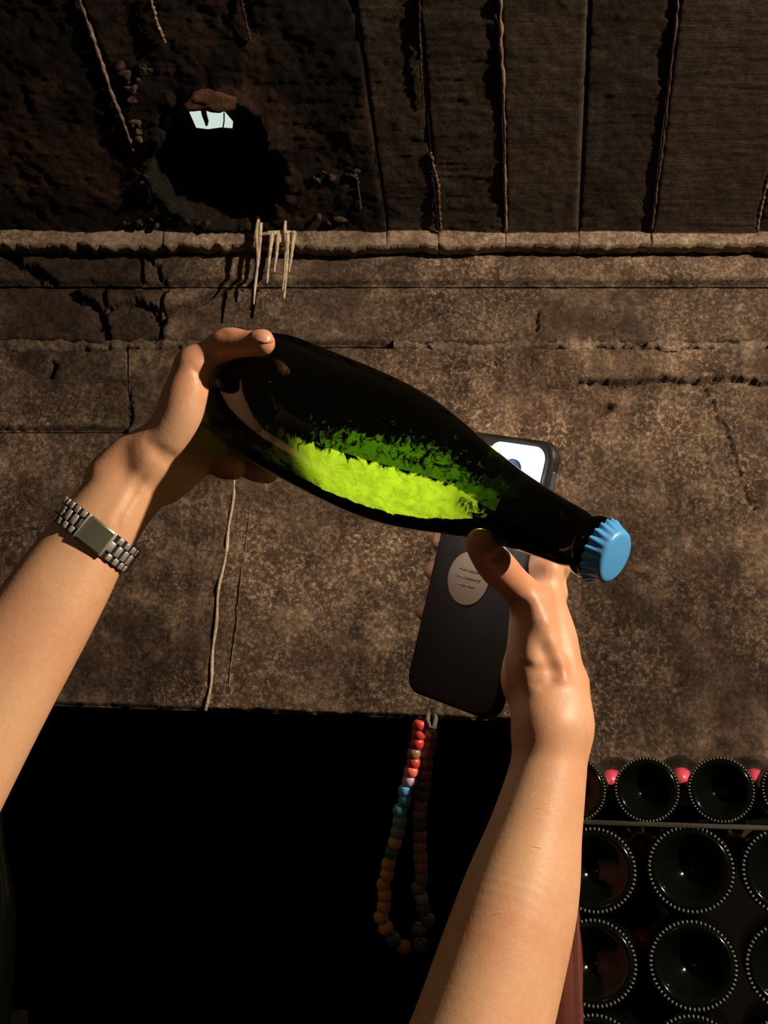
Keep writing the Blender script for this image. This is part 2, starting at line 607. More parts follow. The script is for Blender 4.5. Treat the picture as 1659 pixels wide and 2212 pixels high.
def wall_block(x0, x1, y0, y1, material, proud=0.03, rough=0.006, seed=0, rag=4.0, step=3.2, name='stone_block', tilt=0.0, opn='', slant=0.0):
    nu = max(8, int((x1 - x0) / step))
    nv = max(6, int((y1 - y0) / step))
    u = np.linspace(x0, x1, nu)
    v = np.linspace(y1, y0, nv)
    X, Y = np.meshgrid(u, v, indexing='ij')
    # ragged outline
    ex = np.minimum(np.full_like(X, 500.) if 'L' in opn else X - x0, np.full_like(X, 500.) if 'R' in opn else x1 - X)
    ey = np.minimum(Y - y0, y1 - Y)
    Y = Y + slant * (X - x0) * (Y - y0) / (y1 - y0)
    jag = (fbm(np.stack([X / 28, Y / 28, np.full_like(X, seed * 3.1)], -1), 4) - 0.5)
    e = np.minimum(ex, ey) + jag * rag * 4
    edge = np.clip(e / 9.0, 0, 1)
    edge = edge * edge * (3 - 2 * edge)
    n1 = fbm(np.stack([X / 130, Y / 95, np.full_like(X, seed * 1.7)], -1), 3) - 0.5
    n2 = fbm(np.stack([X / 26, Y / 20, np.full_like(X, seed * 2.3 + 9)], -1), 4, 0.6) - 0.5
    h = proud + n1 * rough * 3.2 + n2 * rough * 2.0 + tilt * (Y - y0) / (y1 - y0)
    wob = (fbm(np.stack([X / 18, Y / 18, np.full_like(X, 4.4)], -1), 4, .65) - .5) * 26
    for pts, w, dep in CRACKS:
        pa = np.array(pts)
        if pa[:, 0].max() < x0 - 30 or pa[:, 0].min() > x1 + 30 or pa[:, 1].max() < y0 - 30 or pa[:, 1].min() > y1 + 30:
            continue
        d = np.abs(seg_dist2(X + wob, Y - wob, pts))
        h = h - dep * np.exp(-(d / max(w, .5)) ** 2)
    h = h * edge + (proud - 0.016) * (1 - edge)
    # to the wall plane
    rx = (X - CX) / F
    ry = (CY - Y) / F
    D = rx[..., None] * RIGHT + ry[..., None] * UP + FWD
    t = (WY + 0.03) / D[..., 1]
    P = EYE + D * t[..., None]
    P[..., 1] -= h
    fr = P.reshape(-1, 3)
    faces = grid_faces(nu, nv)
    # skirt going back into the wall
    loop = [i * nv for i in range(nu)] + [(nu - 1) * nv + j for j in range(1, nv)] + \
           [i * nv + nv - 1 for i in range(nu - 2, -1, -1)] + [j for j in range(nv - 2, 0, -1)]
    back = fr[loop].copy()
    back[:, 1] = WY + 0.06
    nb = len(fr)
    L = len(loop)
    sk = np.array([(loop[k], nb + k, nb + (k + 1) % L, loop[(k + 1) % L]) for k in range(L)])
    o = mesh_obj(name, np.concatenate([fr, back]), np.concatenate([faces, sk[:, ::-1]]), material, wall)
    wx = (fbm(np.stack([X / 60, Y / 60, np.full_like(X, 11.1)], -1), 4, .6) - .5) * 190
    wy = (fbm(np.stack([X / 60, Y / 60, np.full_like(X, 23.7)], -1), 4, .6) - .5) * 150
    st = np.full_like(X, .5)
    for sx_, sy_, ra_, rb_, am in TONE_PATCHES:
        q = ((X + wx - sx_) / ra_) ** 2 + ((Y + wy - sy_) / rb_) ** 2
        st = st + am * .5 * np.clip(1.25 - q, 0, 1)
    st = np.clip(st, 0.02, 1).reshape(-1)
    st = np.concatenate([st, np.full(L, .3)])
    ca = o.data.color_attributes.new('tone', 'FLOAT_COLOR', 'POINT')
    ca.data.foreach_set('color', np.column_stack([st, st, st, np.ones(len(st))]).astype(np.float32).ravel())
    return o


WB = [  # x0,x1,y0,y1,mat,proud,rough,rag,seed,sides that run on into the next block
    (-260, 312, 537, 626, 'wall_dark', .030, .006, 4, 1, ''),
    (310, 646, 537, 628, 'wall', .032, .004, 3, 2, 'R'),
    (642, 1960, 537, 628, 'wall', .032, .004, 3, 2, 'L'),
    (-260, 231, 630, 752, 'wall_dark', .028, .005, 4, 3, ''),
    (233, 354, 632, 748, 'wall_dark', .026, .005, 5, 4, ''),
    (353, 654, 630, 756, 'wall', .030, .0035, 3, 5, 'R'),
    (650, 1960, 630, 756, 'wall', .030, .0035, 3, 5, 'L'),
    (-260, 290, 764, 939, 'wall', .030, .0045, 3, 6, ''),
    (286, 1122, 759, 1532, 'wall_low', .031, .0045, 2, 7, 'LR'),
    (-260, 290, 941, 1513, 'wall_low', .031, .0045, 2, 7, 'R'),
    (1118, 1960, 759, 1740, 'wall_low', .031, .0045, 2, 7, 'L'),
    (-260, 560, 742, 774, 'lip', .030, .010, 10, 8, ''),
    (850, 1960, 744, 772, 'lip', .030, .010, 10, 9, ''),
]
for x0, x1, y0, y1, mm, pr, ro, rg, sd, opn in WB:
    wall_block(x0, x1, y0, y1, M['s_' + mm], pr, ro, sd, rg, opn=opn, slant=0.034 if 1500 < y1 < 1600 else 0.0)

# pale mineral run down the lower wall
path = []
for k in range(26):
    f = k / 25
    x = 506 - 62 * f + 3 * math.sin(9 * f) + 2 * math.sin(23 * f)
    y = 1035 + 500 * f
    q = on_plane(x, y, (0, WY - 0.003, 0), WN)
    path.append(q)
v, f = tube(path, [0.0021 + 0.0012 * abs(math.sin(k * .7)) for k in range(26)], 8)
o = mesh_obj('mineral_run', v, f, M['calcite'], wall)
path = [on_plane(540 - 50 * k / 14 + 2 * math.sin(k), 1090 + 440 * k / 14, (0, WY - 0.0025, 0), WN) for k in range(15)]
v, f = tube(path, 0.0011, 6)
mesh_obj('mineral_run', v, f, M['lip'], wall)

# dark passage under the wall
zl = 1.66
nx0, nx1 = -1.5, 0.50
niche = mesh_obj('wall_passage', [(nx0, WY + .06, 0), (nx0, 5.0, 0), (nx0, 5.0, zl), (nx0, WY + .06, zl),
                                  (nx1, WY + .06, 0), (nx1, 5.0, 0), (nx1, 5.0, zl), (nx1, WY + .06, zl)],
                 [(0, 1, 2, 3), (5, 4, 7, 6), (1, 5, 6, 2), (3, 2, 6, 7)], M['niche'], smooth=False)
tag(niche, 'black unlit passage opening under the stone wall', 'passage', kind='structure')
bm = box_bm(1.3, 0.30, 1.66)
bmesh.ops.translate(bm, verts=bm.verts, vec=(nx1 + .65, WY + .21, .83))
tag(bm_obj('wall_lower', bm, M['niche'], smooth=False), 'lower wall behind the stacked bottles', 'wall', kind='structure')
bm = box_bm(1.3, 0.30, 1.66)
bmesh.ops.translate(bm, verts=bm.verts, vec=(-2.15, WY + .21, .83))
fl = mesh_obj('floor', [(-4, -3, 0), (4, -3, 0), (4, 6, 0), (-4, 6, 0), (-4, -3, -.1), (4, -3, -.1), (4, 6, -.1), (-4, 6, -.1)],
              [(0, 1, 2, 3), (7, 6, 5, 4), (0, 4, 5, 1), (1, 5, 6, 2), (2, 6, 7, 3), (3, 7, 4, 0)], M['floor'], smooth=False)
tag(fl, 'dark earthen cellar floor', 'floor', kind='structure')
bm.free()

# ------------------------------------------------------------------ the vault overhead
LIPY = WY - 0.045
lipz_b = on_plane(830, 529, (0, LIPY, 0), WN)[2]
lipz_t = on_plane(830, 499, (0, LIPY, 0), WN)[2]
VD = np.array([321.0, -1624.0, 2500.0]) @ B3      # the slabs run this way, away from the viewer
VD /= np.linalg.norm(VD)
VT = -VD                                           # towards the viewer, rising
VO = np.array([0, LIPY, lipz_t])
VNn = np.cross(np.array([1.0, 0, 0]), VT)
VNn /= np.linalg.norm(VNn)
if VNn[2] > 0:
    VNn = -VNn                                     # facing down into the room


def vault_xt(x, y):
    p = on_plane(x, y, VO, VNn) - VO
    t = (p[1]) / VT[1]
    return p[0] - t * VT[0], t


HOLE = [(345, 300), (385, 235), (455, 205), (520, 225), (575, 300), (610, 380), (600, 440), (560, 485), (440, 478), (350, 440), (325, 370)]
HX = np.array([vault_xt(*q) for q in HOLE])
hc = HX.mean(0)
ha = np.arctan2(HX[:, 1] - hc[1], HX[:, 0] - hc[0])
hr = np.hypot(HX[:, 1] - hc[1], HX[:, 0] - hc[0])
so = np.argsort(ha)
ha, hr = ha[so], hr[so]
ha = np.concatenate([ha[-1:] - 2 * np.pi, ha, ha[:1] + 2 * np.pi])
hr = np.concatenate([hr[-1:], hr, hr[:1]])

TMAX = 0.66
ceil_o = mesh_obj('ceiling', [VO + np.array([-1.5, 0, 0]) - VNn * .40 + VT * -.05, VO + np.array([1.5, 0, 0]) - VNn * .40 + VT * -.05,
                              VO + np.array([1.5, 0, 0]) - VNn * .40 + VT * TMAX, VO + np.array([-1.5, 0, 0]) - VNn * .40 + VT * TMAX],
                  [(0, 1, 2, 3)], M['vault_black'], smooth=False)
tag(ceil_o, 'dark vaulted ceiling of rough concrete slabs with a broken hole', 'ceiling', kind='structure')


def vault_slab(xa, xb, material, seed, ridge=0.0, rough=0.004, drop=0.0, ragged=0.0):
    """one slab: a sloping underside that ends in a short upright lip; xa, xb at the lip"""
    step = 0.0042
    nu = max(6, int((xb - xa) / step))
    ts = np.concatenate([np.linspace(0, TMAX, int(TMAX / step))])
    nl = 9
    nv = len(ts) + nl
    u = np.linspace(xa + 0.0005, xb - 0.0005, nu)
    U, T = np.meshgrid(u, ts, indexing='ij')
    ed = np.minimum(U - xa, xb - U)
    edge = np.clip(ed / 0.006, 0, 1) ** 0.6
    n1 = fbm(np.stack([U * 9, T * 9, np.full_like(U, seed * 2.7)], -1), 3) - .5
    n2 = fbm(np.stack([U * 60, T * 60, np.full_like(U, seed * 1.3)], -1), 4, .6) - .5
    rdg = fbm(np.stack([U * 14, T * 170, np.full_like(U, seed * 5.1)], -1), 3, .6) - .5
    h = drop + n1 * rough * 3 + n2 * rough * 1.6 + rdg * ridge
    h = h - 0.006 * (1 - edge) * np.clip(T / .03, .12, 1)
    # the broken hole
    dx, dt = U - hc[0], T - hc[1]
    ang = np.arctan2(dt, dx)
    lim = np.interp(ang, ha, hr) * (1 + .35 * (fbm(np.stack([U * 40, T * 40, np.full_like(U, 2.2)], -1), 3) - .5))
    rr_ = np.hypot(dx, dt)
    ins = np.clip((lim - rr_) / 0.020, 0, 1)
    ins = ins * ins * (3 - 2 * ins)
    h = h - ins * 0.16
    rim = np.exp(-((rr_ - lim) / 0.022) ** 2) * (rr_ > lim * .9)
    h = h + rim * (fbm(np.stack([U * 55, T * 55, np.full_like(U, 7.7)], -1), 3) - .35) * 0.035
    P = VO + U[..., None] * np.array([1.0, 0, 0]) + T[..., None] * VT + h[..., None] * VNn
    # lip: from the slab's end down and back
    q = np.linspace(0, 1, nl + 1)[1:]
    zt = P[:, 0, 2]
    bot = lipz_b + (fbm(np.stack([u * 30, u * 0 + seed, u * 0], -1), 4) - .5) * 0.010 + ragged * (fbm(np.stack([u * 70, u * 0 + seed, u * 0 + 3], -1), 3) - .5)
    LP = np.zeros((nu, nl, 3))
    for k, s in enumerate(q):
        LP[:, k, 0] = P[:, 0, 0]
        nz = (fbm(np.stack([u * 90, u * 0 + s * 4, u * 0 + seed], -1), 3) - .5) * 0.010
        LP[:, k, 1] = P[:, 0, 1] + nz * (1 - s) - 0.001 * math.sin(s * math.pi) + (0.035 if s > .99 else 0)
        LP[:, k, 2] = zt + (bot - zt) * min(1, s / .88)
    A = np.concatenate([LP[:, ::-1], P], axis=1)
    faces = grid_faces(nu, nv)
    o = mesh_obj('slab', A.reshape(-1, 3), faces, material, ceil_o)
    lipm = M['lip']
    o.data.materials.append(lipm)
    mi = np.zeros(len(faces), dtype=np.int32)
    jj = np.tile(np.arange(nv - 1), nu - 1)
    mi[jj < nl] = 1
    o.data.polygons.foreach_set('material_index', mi)
    sol = o.modifiers.new('thick', 'SOLIDIFY')
    sol.thickness = 0.012
    sol.offset = -1
    return o


seam_px = [(-700, 300), (-330, 200), (232, 160), (835, 500), (945, 480), (1091, 480), (1250, 480), (1408, 490), (1635, 495), (1850, 495)]
SX = [vault_xt(*q)[0] for q in seam_px]
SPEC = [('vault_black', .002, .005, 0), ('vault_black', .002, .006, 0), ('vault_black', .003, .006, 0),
        ('vault', .003, .004, 0), ('vault', .006, .004, .002), ('vault_smooth', .001, .003, .004), ('vault', .004, .003, 0), ('vault_smooth', .0025, .0015, .006), ('vault', .005, .003, .002)]
for k, (mm, ri, ro, dr) in enumerate(SPEC):
    vault_slab(SX[k], SX[k + 1], M[mm], k + 1, ri, ro, dr, 0.014 if k < 3 else 0.010)

# concrete fins squeezed out along the seams
fins = [([(168, -12), (205, 95), (240, 200), (268, 265), (290, 328)], .0032, 'lip'), ([(322, -12), (340, 50), (356, 92)], .0028, 'lip'),
        ([(520, -12), (530, 40), (541, 90)], .002, 'wall_dark'), ([(905, -12), (908, 120), (915, 230)], .0022, 'wall_dark'),
        ([(930, 330), (946, 400), (952, 498)], .003, 'wall'), ([(1080, -12), (1083, 120), (1090, 260), (1091, 380), (1093, 502)], .0030, 'lip'),
        ([(1466, -12), (1452, 120), (1438, 260), (1420, 400), (1408, 498)], .0026, 'wall'), ([(1668, 340), (1655, 400), (1640, 470), (1636, 498)], .0026, 'lip'),
        ([(768, 365), (773, 395), (779, 455)], .0020, 'wall')]
for pts, r, mm in fins:
    pp = np.array(pts, float)
    s = np.linspace(0, len(pp) - 1, 40)
    xs = np.interp(s, range(len(pp)), pp[:, 0]) + (rng.random(40) - .5) * 3.0
    ys = np.interp(s, range(len(pp)), pp[:, 1])
    path = [on_plane(x, y, VO + VNn * 0.004, VNn) for x, y in zip(xs, ys)]
    v, f = tube(path, r * (0.5 + rng.random(40) * 0.9), 6)
    mesh_obj('seam_fin', v, f, M[mm], ceil_o)


def rock(name, center, size, material, parent, seed, rot=0.0):
    bm = bmesh.new()
    bmesh.ops.create_icosphere(bm, subdivisions=3 if size[0] > .03 else 2, radius=1.0)
    co = np.array([w.co[:] for w in bm.verts])
    d = 0.35 + 1.3 * fbm(co * 1.7 + seed * 3.7, 4)
    co = co * d[:, None]
    co = co * np.array(size)
    c, s = math.cos(rot), math.sin(rot)
    co = np.stack([co[:, 0] * c - co[:, 2] * s, co[:, 1], co[:, 0] * s + co[:, 2] * c], -1) + np.array(center)
    for w, q in zip(bm.verts, co):
        w.co = q
    return bm_obj(name, bm, material, parent)


rocks = []
for cx_, cy_, sx_, sy_, nn_, mm in ((296, 275, 14, 26, 11, 'wall'), (310, 330, 10, 24, 8, 'wall_dark'), (285, 200, 14, 26, 7, 'wall_dark'), (300, 150, 34, 18, 8, 'vault'), (312, 405, 12, 20, 6, 'vault'),
                                    (300, 480, 46, 9, 9, 'vault'), (400, 484, 40, 8, 7, 'vault'), (690, 385, 22, 14, 4, 'wall_dark'), (700, 480, 20, 8, 3, 'wall_dark'), (758, 374, 14, 8, 3, 'wall_dark')):
    for q_ in range(nn_):
        rocks.append((cx_ + sx_ * random.gauss(0, .6), cy_ + sy_ * random.gauss(0, .6), random.uniform(4, 10), mm))
for k, (x, y, r, mm) in enumerate(rocks):
    p = on_plane(x, y, VO + VNn * 0.002, VNn)
    s = r * 1.95 / F
    rock('loose_stone', p, (s * random.uniform(.8, 1.9), s, s * random.uniform(.5, 1.0)), M[mm], ceil_o, k + 3, random.uniform(-1.2, 1.2))
p = on_plane(458, 216, VO + VNn * 0.004, VNn)
rock('loose_stone', p, (.046, .024, .020), M['rust_stone'], ceil_o, 41, .1)

# a small barred opening high in the broken hole, daylight behind it
W0 = VO - VNn * 0.085
wpx = [(409, 242), (432, 240), (468, 240), (486, 247), (503, 267), (502, 277), (478, 275), (450, 279), (424, 276)]
PW = [on_plane(x, y, W0, VNn) for x, y in wpx]
pc = np.mean(PW, axis=0)
V = [q for q in PW] + [q - VNn * .006 for q in PW]
n = len(PW)
win = empty('window_1', pc)
tag(win, 'small bright eye-shaped opening with a black bar in the vault hole', 'opening', kind='structure')
mesh_obj('pane', V, [tuple(range(n))] + [tuple(range(n, 2 * n))[::-1]] + [(k, n + k, n + (k + 1) % n, (k + 1) % n) for k in range(n)], M['daylight'], win, False)
Wb = W0 + VNn * 0.006
v, f = tube([on_plane(x, y, Wb, VNn) for x, y in ((439, 236), (442, 250), (446, 262), (446, 271))], [.0050, .0048, .0042, .002], 8)
mesh_obj('bar', v, f, M['iron'], win)
v, f = tube([on_plane(x, y, Wb, VNn) for x, y in ((484, 244), (484, 262), (481, 280))], .0012, 6)
mesh_obj('bar', v, f, M['iron'], win)

# pale calcite drips over the ledge
drips = empty('calcite_drips', on_plane(592, 520, (0, LIPY - .02, 0), WN))
tag(drips, 'pale calcite drips hanging in a cluster over the stone ledge', 'calcite drips')
DP = [[(559, 468), (553, 505), (558, 560), (551, 620), (548, 657)], [(563, 482), (562, 520), (560, 560)], [(617, 466), (615, 500), (619, 530), (614, 600), (610, 628)],
      [(588, 505), (583, 545), (579, 580), (577, 612)], [(601, 505), (598, 545), (592, 588)], [(621, 505), (620, 560), (617, 610), (613, 646)],
      [(635, 500), (630, 550), (624, 590)]]
for pts in DP:
    pp = np.array(pts, float)
    s = np.linspace(0, len(pp) - 1, 18)
    xs = np.interp(s, range(len(pp)), pp[:, 0])
    ys = np.interp(s, range(len(pp)), pp[:, 1])
    path = [on_plane(x, y, (0, LIPY - .020, 0), WN) for x, y in zip(xs, ys)]
    v, f = tube(path, 0.0036 * (1.1 - .55 * np.linspace(0, 1, 18)) * (.8 + .4 * rng.random(18)), 8)
    mesh_obj('drip', v, f, M['calcite'], drips)
pb = [on_plane(x, y, (0, LIPY - .016, 0), WN) for x, y in ((578, 499), (610, 497), (640, 499), (636, 516), (612, 524), (582, 520))]
V = pb + [q + np.array([0, .014, 0]) for q in pb]
mesh_obj('crust', V, [tuple(range(6))] + [tuple(range(6, 12))[::-1]] + [(k, (k + 1) % 6, 6 + (k + 1) % 6, 6 + k) for k in range(6)], M['calcite'], drips, False)

# ================================================================== stacked bottles on the right
SC = wp(1450, 1850, 1.45)
YAW = math.atan2((1440 - CX) / F, 1.0)
AX = np.array([math.sin(YAW), math.cos(YAW), 0.0])      # bottles lie pointing away
BX = np.array([math.cos(YAW), -math.sin(YAW), 0.0])
BZ = np.array([0, 0, 1.0])


def bottle_profile(R, H):
    k = R / .0445
    base = [(.030, 0), (.029, .006), (.024, .014), (.014, .024), (.006, .0305), (.0012, .0345), (0, .0365), (.0005, .0385), (.004, .0418), (.010, .0438), (.02, .0445), (.09, .0445),
            (.115, .0442), (.135, .0428), (.155, .0395), (.175, .0345), (.195, .0285), (.215, .0235), (.235, .0195), (.255, .0170), (.275, .0152), (.288, .0146),
            (.2895, .0160), (.296, .0160), (.298, .013), (.298, 0)]
    return [(z * H / .298, r * k) for z, r in base]


def make_stack_bottle(R, H, reverse):
    seg = 40
    v, f = lathe(bottle_profile(R, H), seg)
    me_body = mesh_obj('glass_body', v, f, M['black_glass'])
    parts = [me_body]
    if not reverse:
        nb = 58
        gp = []
        rk = R * .932
        bmk = bmesh.new()
        for k in range(nb):
            a = 2 * math.pi * k / nb
            m = Matrix.Translation((rk * math.cos(a), rk * math.sin(a), R * .030)) @ Matrix.Rotation(a, 4, 'Z') @ Matrix.Diagonal((R * .050, R * .030, R * .05, 1))
            bmesh.ops.create_icosphere(bmk, subdivisions=1, radius=1.0, matrix=m)
        parts.append(bm_obj('knurled_ring', bmk, M['knurl']))
    else:
        fp = [(z, r + .0006) for z, r in bottle_profile(R, H) if z > .215 * H / .298 and r > 0] + [(H + .0008, .013), (H + .0008, 0)]
        fp = [(fp[0][0], fp[0][1] - .001)] + fp
        v, f = lathe(fp, 24)
        parts.append(mesh_obj('foil', v, f, M['pink']))
    return parts


protos = {}


def stack_bottle(px, py, R, H, label, group, reverse=False, back=0.0, roll=0.0):
    key = (R, reverse)
    p = on_plane(px, py, SC + AX * back, AX)
    root = empty('champagne_bottle', p)
    if not reverse:
        Mx = frame_matrix(p, BX, BZ, AX)
    else:
        Mx = frame_matrix(p + AX * H, BX, -BZ, -AX)
    Mx = Mx @ Matrix.Rotation(roll, 4, 'Z')
    if key not in protos:
        parts = make_stack_bottle(R, H, reverse)
        protos[key] = [q.data for q in parts]
        names = [q.name.split('.')[0] for q in parts]
        protos[(key, 'n')] = names
        for q in parts:
            bpy.data.objects.remove(q)
    for me, nm in zip(protos[key], protos[(key, 'n')]):
        o = bpy.data.objects.new(nm, me)
        COL.objects.link(o)
        o.matrix_world = Mx
        o.parent = root
        o.matrix_parent_inverse = Matrix.Translation(Vector(p)).inverted()
    tag(root, label, 'bottle', group)
    return root


RB, HB = .0418, .292
RM, HM = .0543, .360
row1 = [(1240, 'dark bottle base beside the forearm, top row of the stack'), (1397, 'second dark bottle base from the forearm in the top row'),
        (1558, 'third dark bottle base from the forearm in the top row'), (1719, 'dark bottle base cut by the right picture edge, top row')]
for k, (x, lb) in enumerate(row1):
    stack_bottle(x, 1706, RB, HB, lb, 'bottles stacked beside the wooden post', roll=k * 1.3)
row2 = [(1283, 1880, 'large bottle base beside the forearm, just under the grey lath'), (1492, 1878, 'middle large bottle base just under the grey lath'), (1699, 1884, 'large bottle base at the right picture edge, just under the lath')]
row3 = [(1283, 2081, 'large bottle base beside the red wooden post, third row'), (1497, 2086, 'middle large bottle base in the third row'), (1709, 2091, 'large bottle base at the right picture edge, third row')]
row4 = [(1287, 2290, 'bottle base at the bottom picture edge beside the wooden post'), (1500, 2294, 'middle bottle base cut by the bottom picture edge'), (1712, 2298, 'bottle base in the bottom right picture corner')]
for k, (x, y, lb) in enumerate(row2 + row3 + row4):
    stack_bottle(x, y, RM, HM, lb, 'bottles stacked beside the wooden post', roll=k * .9)
pinks = [(1317, 1686, 'pink foil bottle neck nearest the forearm, top row'), (1471, 1682, 'middle pink foil bottle neck in the top row'), (1632, 1685, 'rightmost pink foil bottle neck in the top row'),
         (1384, 1826, 'pink foil bottle neck nearest the forearm, under the lath'), (1592, 1830, 'right pink foil bottle neck under the lath'), (1386, 2032, 'shaded red foil bottle neck in the third row')]
for k, (x, y, lb) in enumerate(pinks):
    stack_bottle(x, y, .0405 if k < 3 else .0385, HB, lb, 'reversed bottles with pink foil', True, .20 if k < 3 else .12)

# laths between the rows
lc = (on_plane(1250, 1777, SC - AX * .0, AX) + on_plane(1760, 1792, SC, AX)) / 2
l0, l1 = on_plane(1252, 1776, SC, AX), on_plane(1780, 1793, SC, AX)
lx = (l1 - l0) / np.linalg.norm(l1 - l0)
bm = box_bm(np.linalg.norm(l1 - l0), .05, .0060, .0010, 2)
o = bm_obj('wooden_lath', bm, M['lath'])
lzz = np.cross(lx, AX)
o.matrix_world = frame_matrix((l0 + l1) / 2 + AX * .024, lx, AX, lzz)
tag(o, 'thin grey wooden lath between the top two bottle rows', 'lath')

# red brown post in front of the stack
ptop = on_plane(1215, 1300, SC, AX)
pl = on_plane(1166, 1900, SC - AX * .01, AX)
prr = on_plane(1247, 1900, SC - AX * .01, AX)
pw = np.linalg.norm(prr - pl)
pc = (pl + prr) / 2
bm = box_bm(pw, .07, ptop[2], .003, 2)
o = bm_obj('wooden_post', bm, M['post'])
o.matrix_world = frame_matrix((pc[0] + .035 * AX[0], pc[1] + .035 * AX[1], ptop[2] / 2), BX, AX, BZ)
tag(o, 'red brown wooden post between the dark passage and the stacked bottles', 'post')

# plinth carrying the stack
pz = on_plane(1500, 2294, SC, AX)[2] - RM - .0005
cpt = on_plane(1540, 2294, SC, AX)
bm = box_bm(.62, .46, pz, .004, 1)
o = bm_obj('wall_plinth', bm, M['wall_dark'], smooth=False)
o.matrix_world = frame_matrix((cpt[0] + AX[0] * .23 + BX[0] * .015, cpt[1] + AX[1] * .23 + BX[1] * .015, pz / 2), BX, AX, BZ)
tag(o, 'stone plinth under the stacked bottles', 'plinth', kind='structure')

# a dark bottle standing at the left edge, only its glint shows
lb = wp(-48, 2010, 1.35)
root = empty('standing_bottle', (lb[0], lb[1], 1.235))
tag(root, 'dark bottle at the left picture edge showing only a glint', 'bottle')
v, f = lathe(bottle_profile(.0445, .30), 40)
mesh_obj('glass_body', v + np.array([lb[0], lb[1], 1.235]), f, M['black_glass'], root)
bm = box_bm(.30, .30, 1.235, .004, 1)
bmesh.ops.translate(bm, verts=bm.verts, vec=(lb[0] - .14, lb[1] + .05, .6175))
tag(bm_obj('wall_ledge', bm, M['niche'], smooth=False), 'stone ledge under the left dark bottle', 'ledge', kind='structure')

# ================================================================== the held bottle
HBc = np.array([-.09298, .08462, .78878])                 # base centre, camera coords (up positive)
HA = np.array([.714, -.361, -.600])
HA /= np.linalg.norm(HA)
HT = np.cross(HA, [0, 1, 0])
HT /= np.linalg.norm(HT)
HU = np.cross(HA, HT)
PROF = [(.030, 0), (.029, .006), (.024, .014), (.014, .024), (.006, .0300), (.001, .0335), (0, .0350), (.0010, .0372), (.005, .0400), (.013, .0427), (.024, .0442), (.035, .0446), (.06, .0447), (.09, .0447),
        (.105, .0446), (.118, .0441), (.130, .0433), (.142, .0420), (.154, .0400), (.166, .0373), (.178, .0342), (.190, .0308), (.202, .0276), (.214, .0248), (.226, .0223), (.238, .0203),
        (.250, .0187), (.262, .0173), (.274, .0163), (.282, .0157), (.2835, .0172), (.2865, .0176), (.2895, .0170), (.2905, .0150), (.294, .0146), (.297, .0140), (.297, 0)]
PR = np.array(PROF[5:-1])


def rad(z):
    return np.interp(z, PR[:, 0], PR[:, 1])


def bpt(z, rho, phi):                                      # bottle coordinates to camera coords
    return HBc + HA * z + rho * (math.cos(phi) * HT + math.sin(phi) * HU)


def bottle_hit(x, y):
    """front-surface point of the held bottle under a photo pixel: (z, phi, depth)"""
    d = np.array([(x - CX) / F, (CY - y) / F, 1.0])
    for t in np.arange(.55, .95, .0005):
        q = d * t - HBc
        z = q @ HA
        if 0 < z < .297:
            r = q - HA * z
            if np.linalg.norm(r) < rad(z):
                return z, math.atan2(r @ HU, r @ HT), t
    return None


hb_w = c2w(HBc)
HAw, HTw, HUw = HA @ B3, HT @ B3, HU @ B3
hero = empty('champagne_bottle', hb_w)
tag(hero, 'dark green champagne bottle with blue crown cap held up in both hands', 'bottle')
HMx = frame_matrix(hb_w, HTw, HUw, HAw)


def place(o, mx, parent):
    o.matrix_world = mx
    o.parent = parent
    o.matrix_parent_inverse = Matrix.Translation(parent.location).inverted()
    return o


def dense(profile, n):
    p = np.array(profile)
    return p


v, f = lathe(PROF, 96)
gb = mesh_obj('glass_body', v, f, M['green_glass'])
place(gb, HMx, hero)
# crown cap with 21 flutes
bmc = bmesh.new()
seg = 168
rings = [(.2985 - .0075, .0176, 1.0), (.2985 - .0060, .0172, .9), (.2985 - .0030, .0160, .45), (.2985 + .0000, .0152, .12), (.2985 + .0016, .0146, 0), (.2985 + .0026, .0134, 0), (.2985 + .0029, .0118, 0)]
prev = None
for z, r, fl_ in rings:
    cur = []
    for k in range(seg):
        a = 2 * math.pi * k / seg
        w = math.cos(21 * a)
        rr_ = r * (1 + .055 * fl_ * (1 if w > 0 else -1) * abs(w) ** .6)
        cur.append(bmc.verts.new((rr_ * math.cos(a), rr_ * math.sin(a), z)))
    if prev:
        for k in range(seg):
            bmc.faces.new((prev[k], prev[(k + 1) % seg], cur[(k + 1) % seg], cur[k]))
    prev = cur
tc = bmc.verts.new((0, 0, .2985 + .0030))
for k in range(seg):
    bmc.faces.new((prev[k], prev[(k + 1) % seg], tc))
cap = bm_obj('crown_cap', bmc, M['cap'])
place(cap, HMx, hero)
cap['label'] = 'light blue crown cap with fluted skirt'


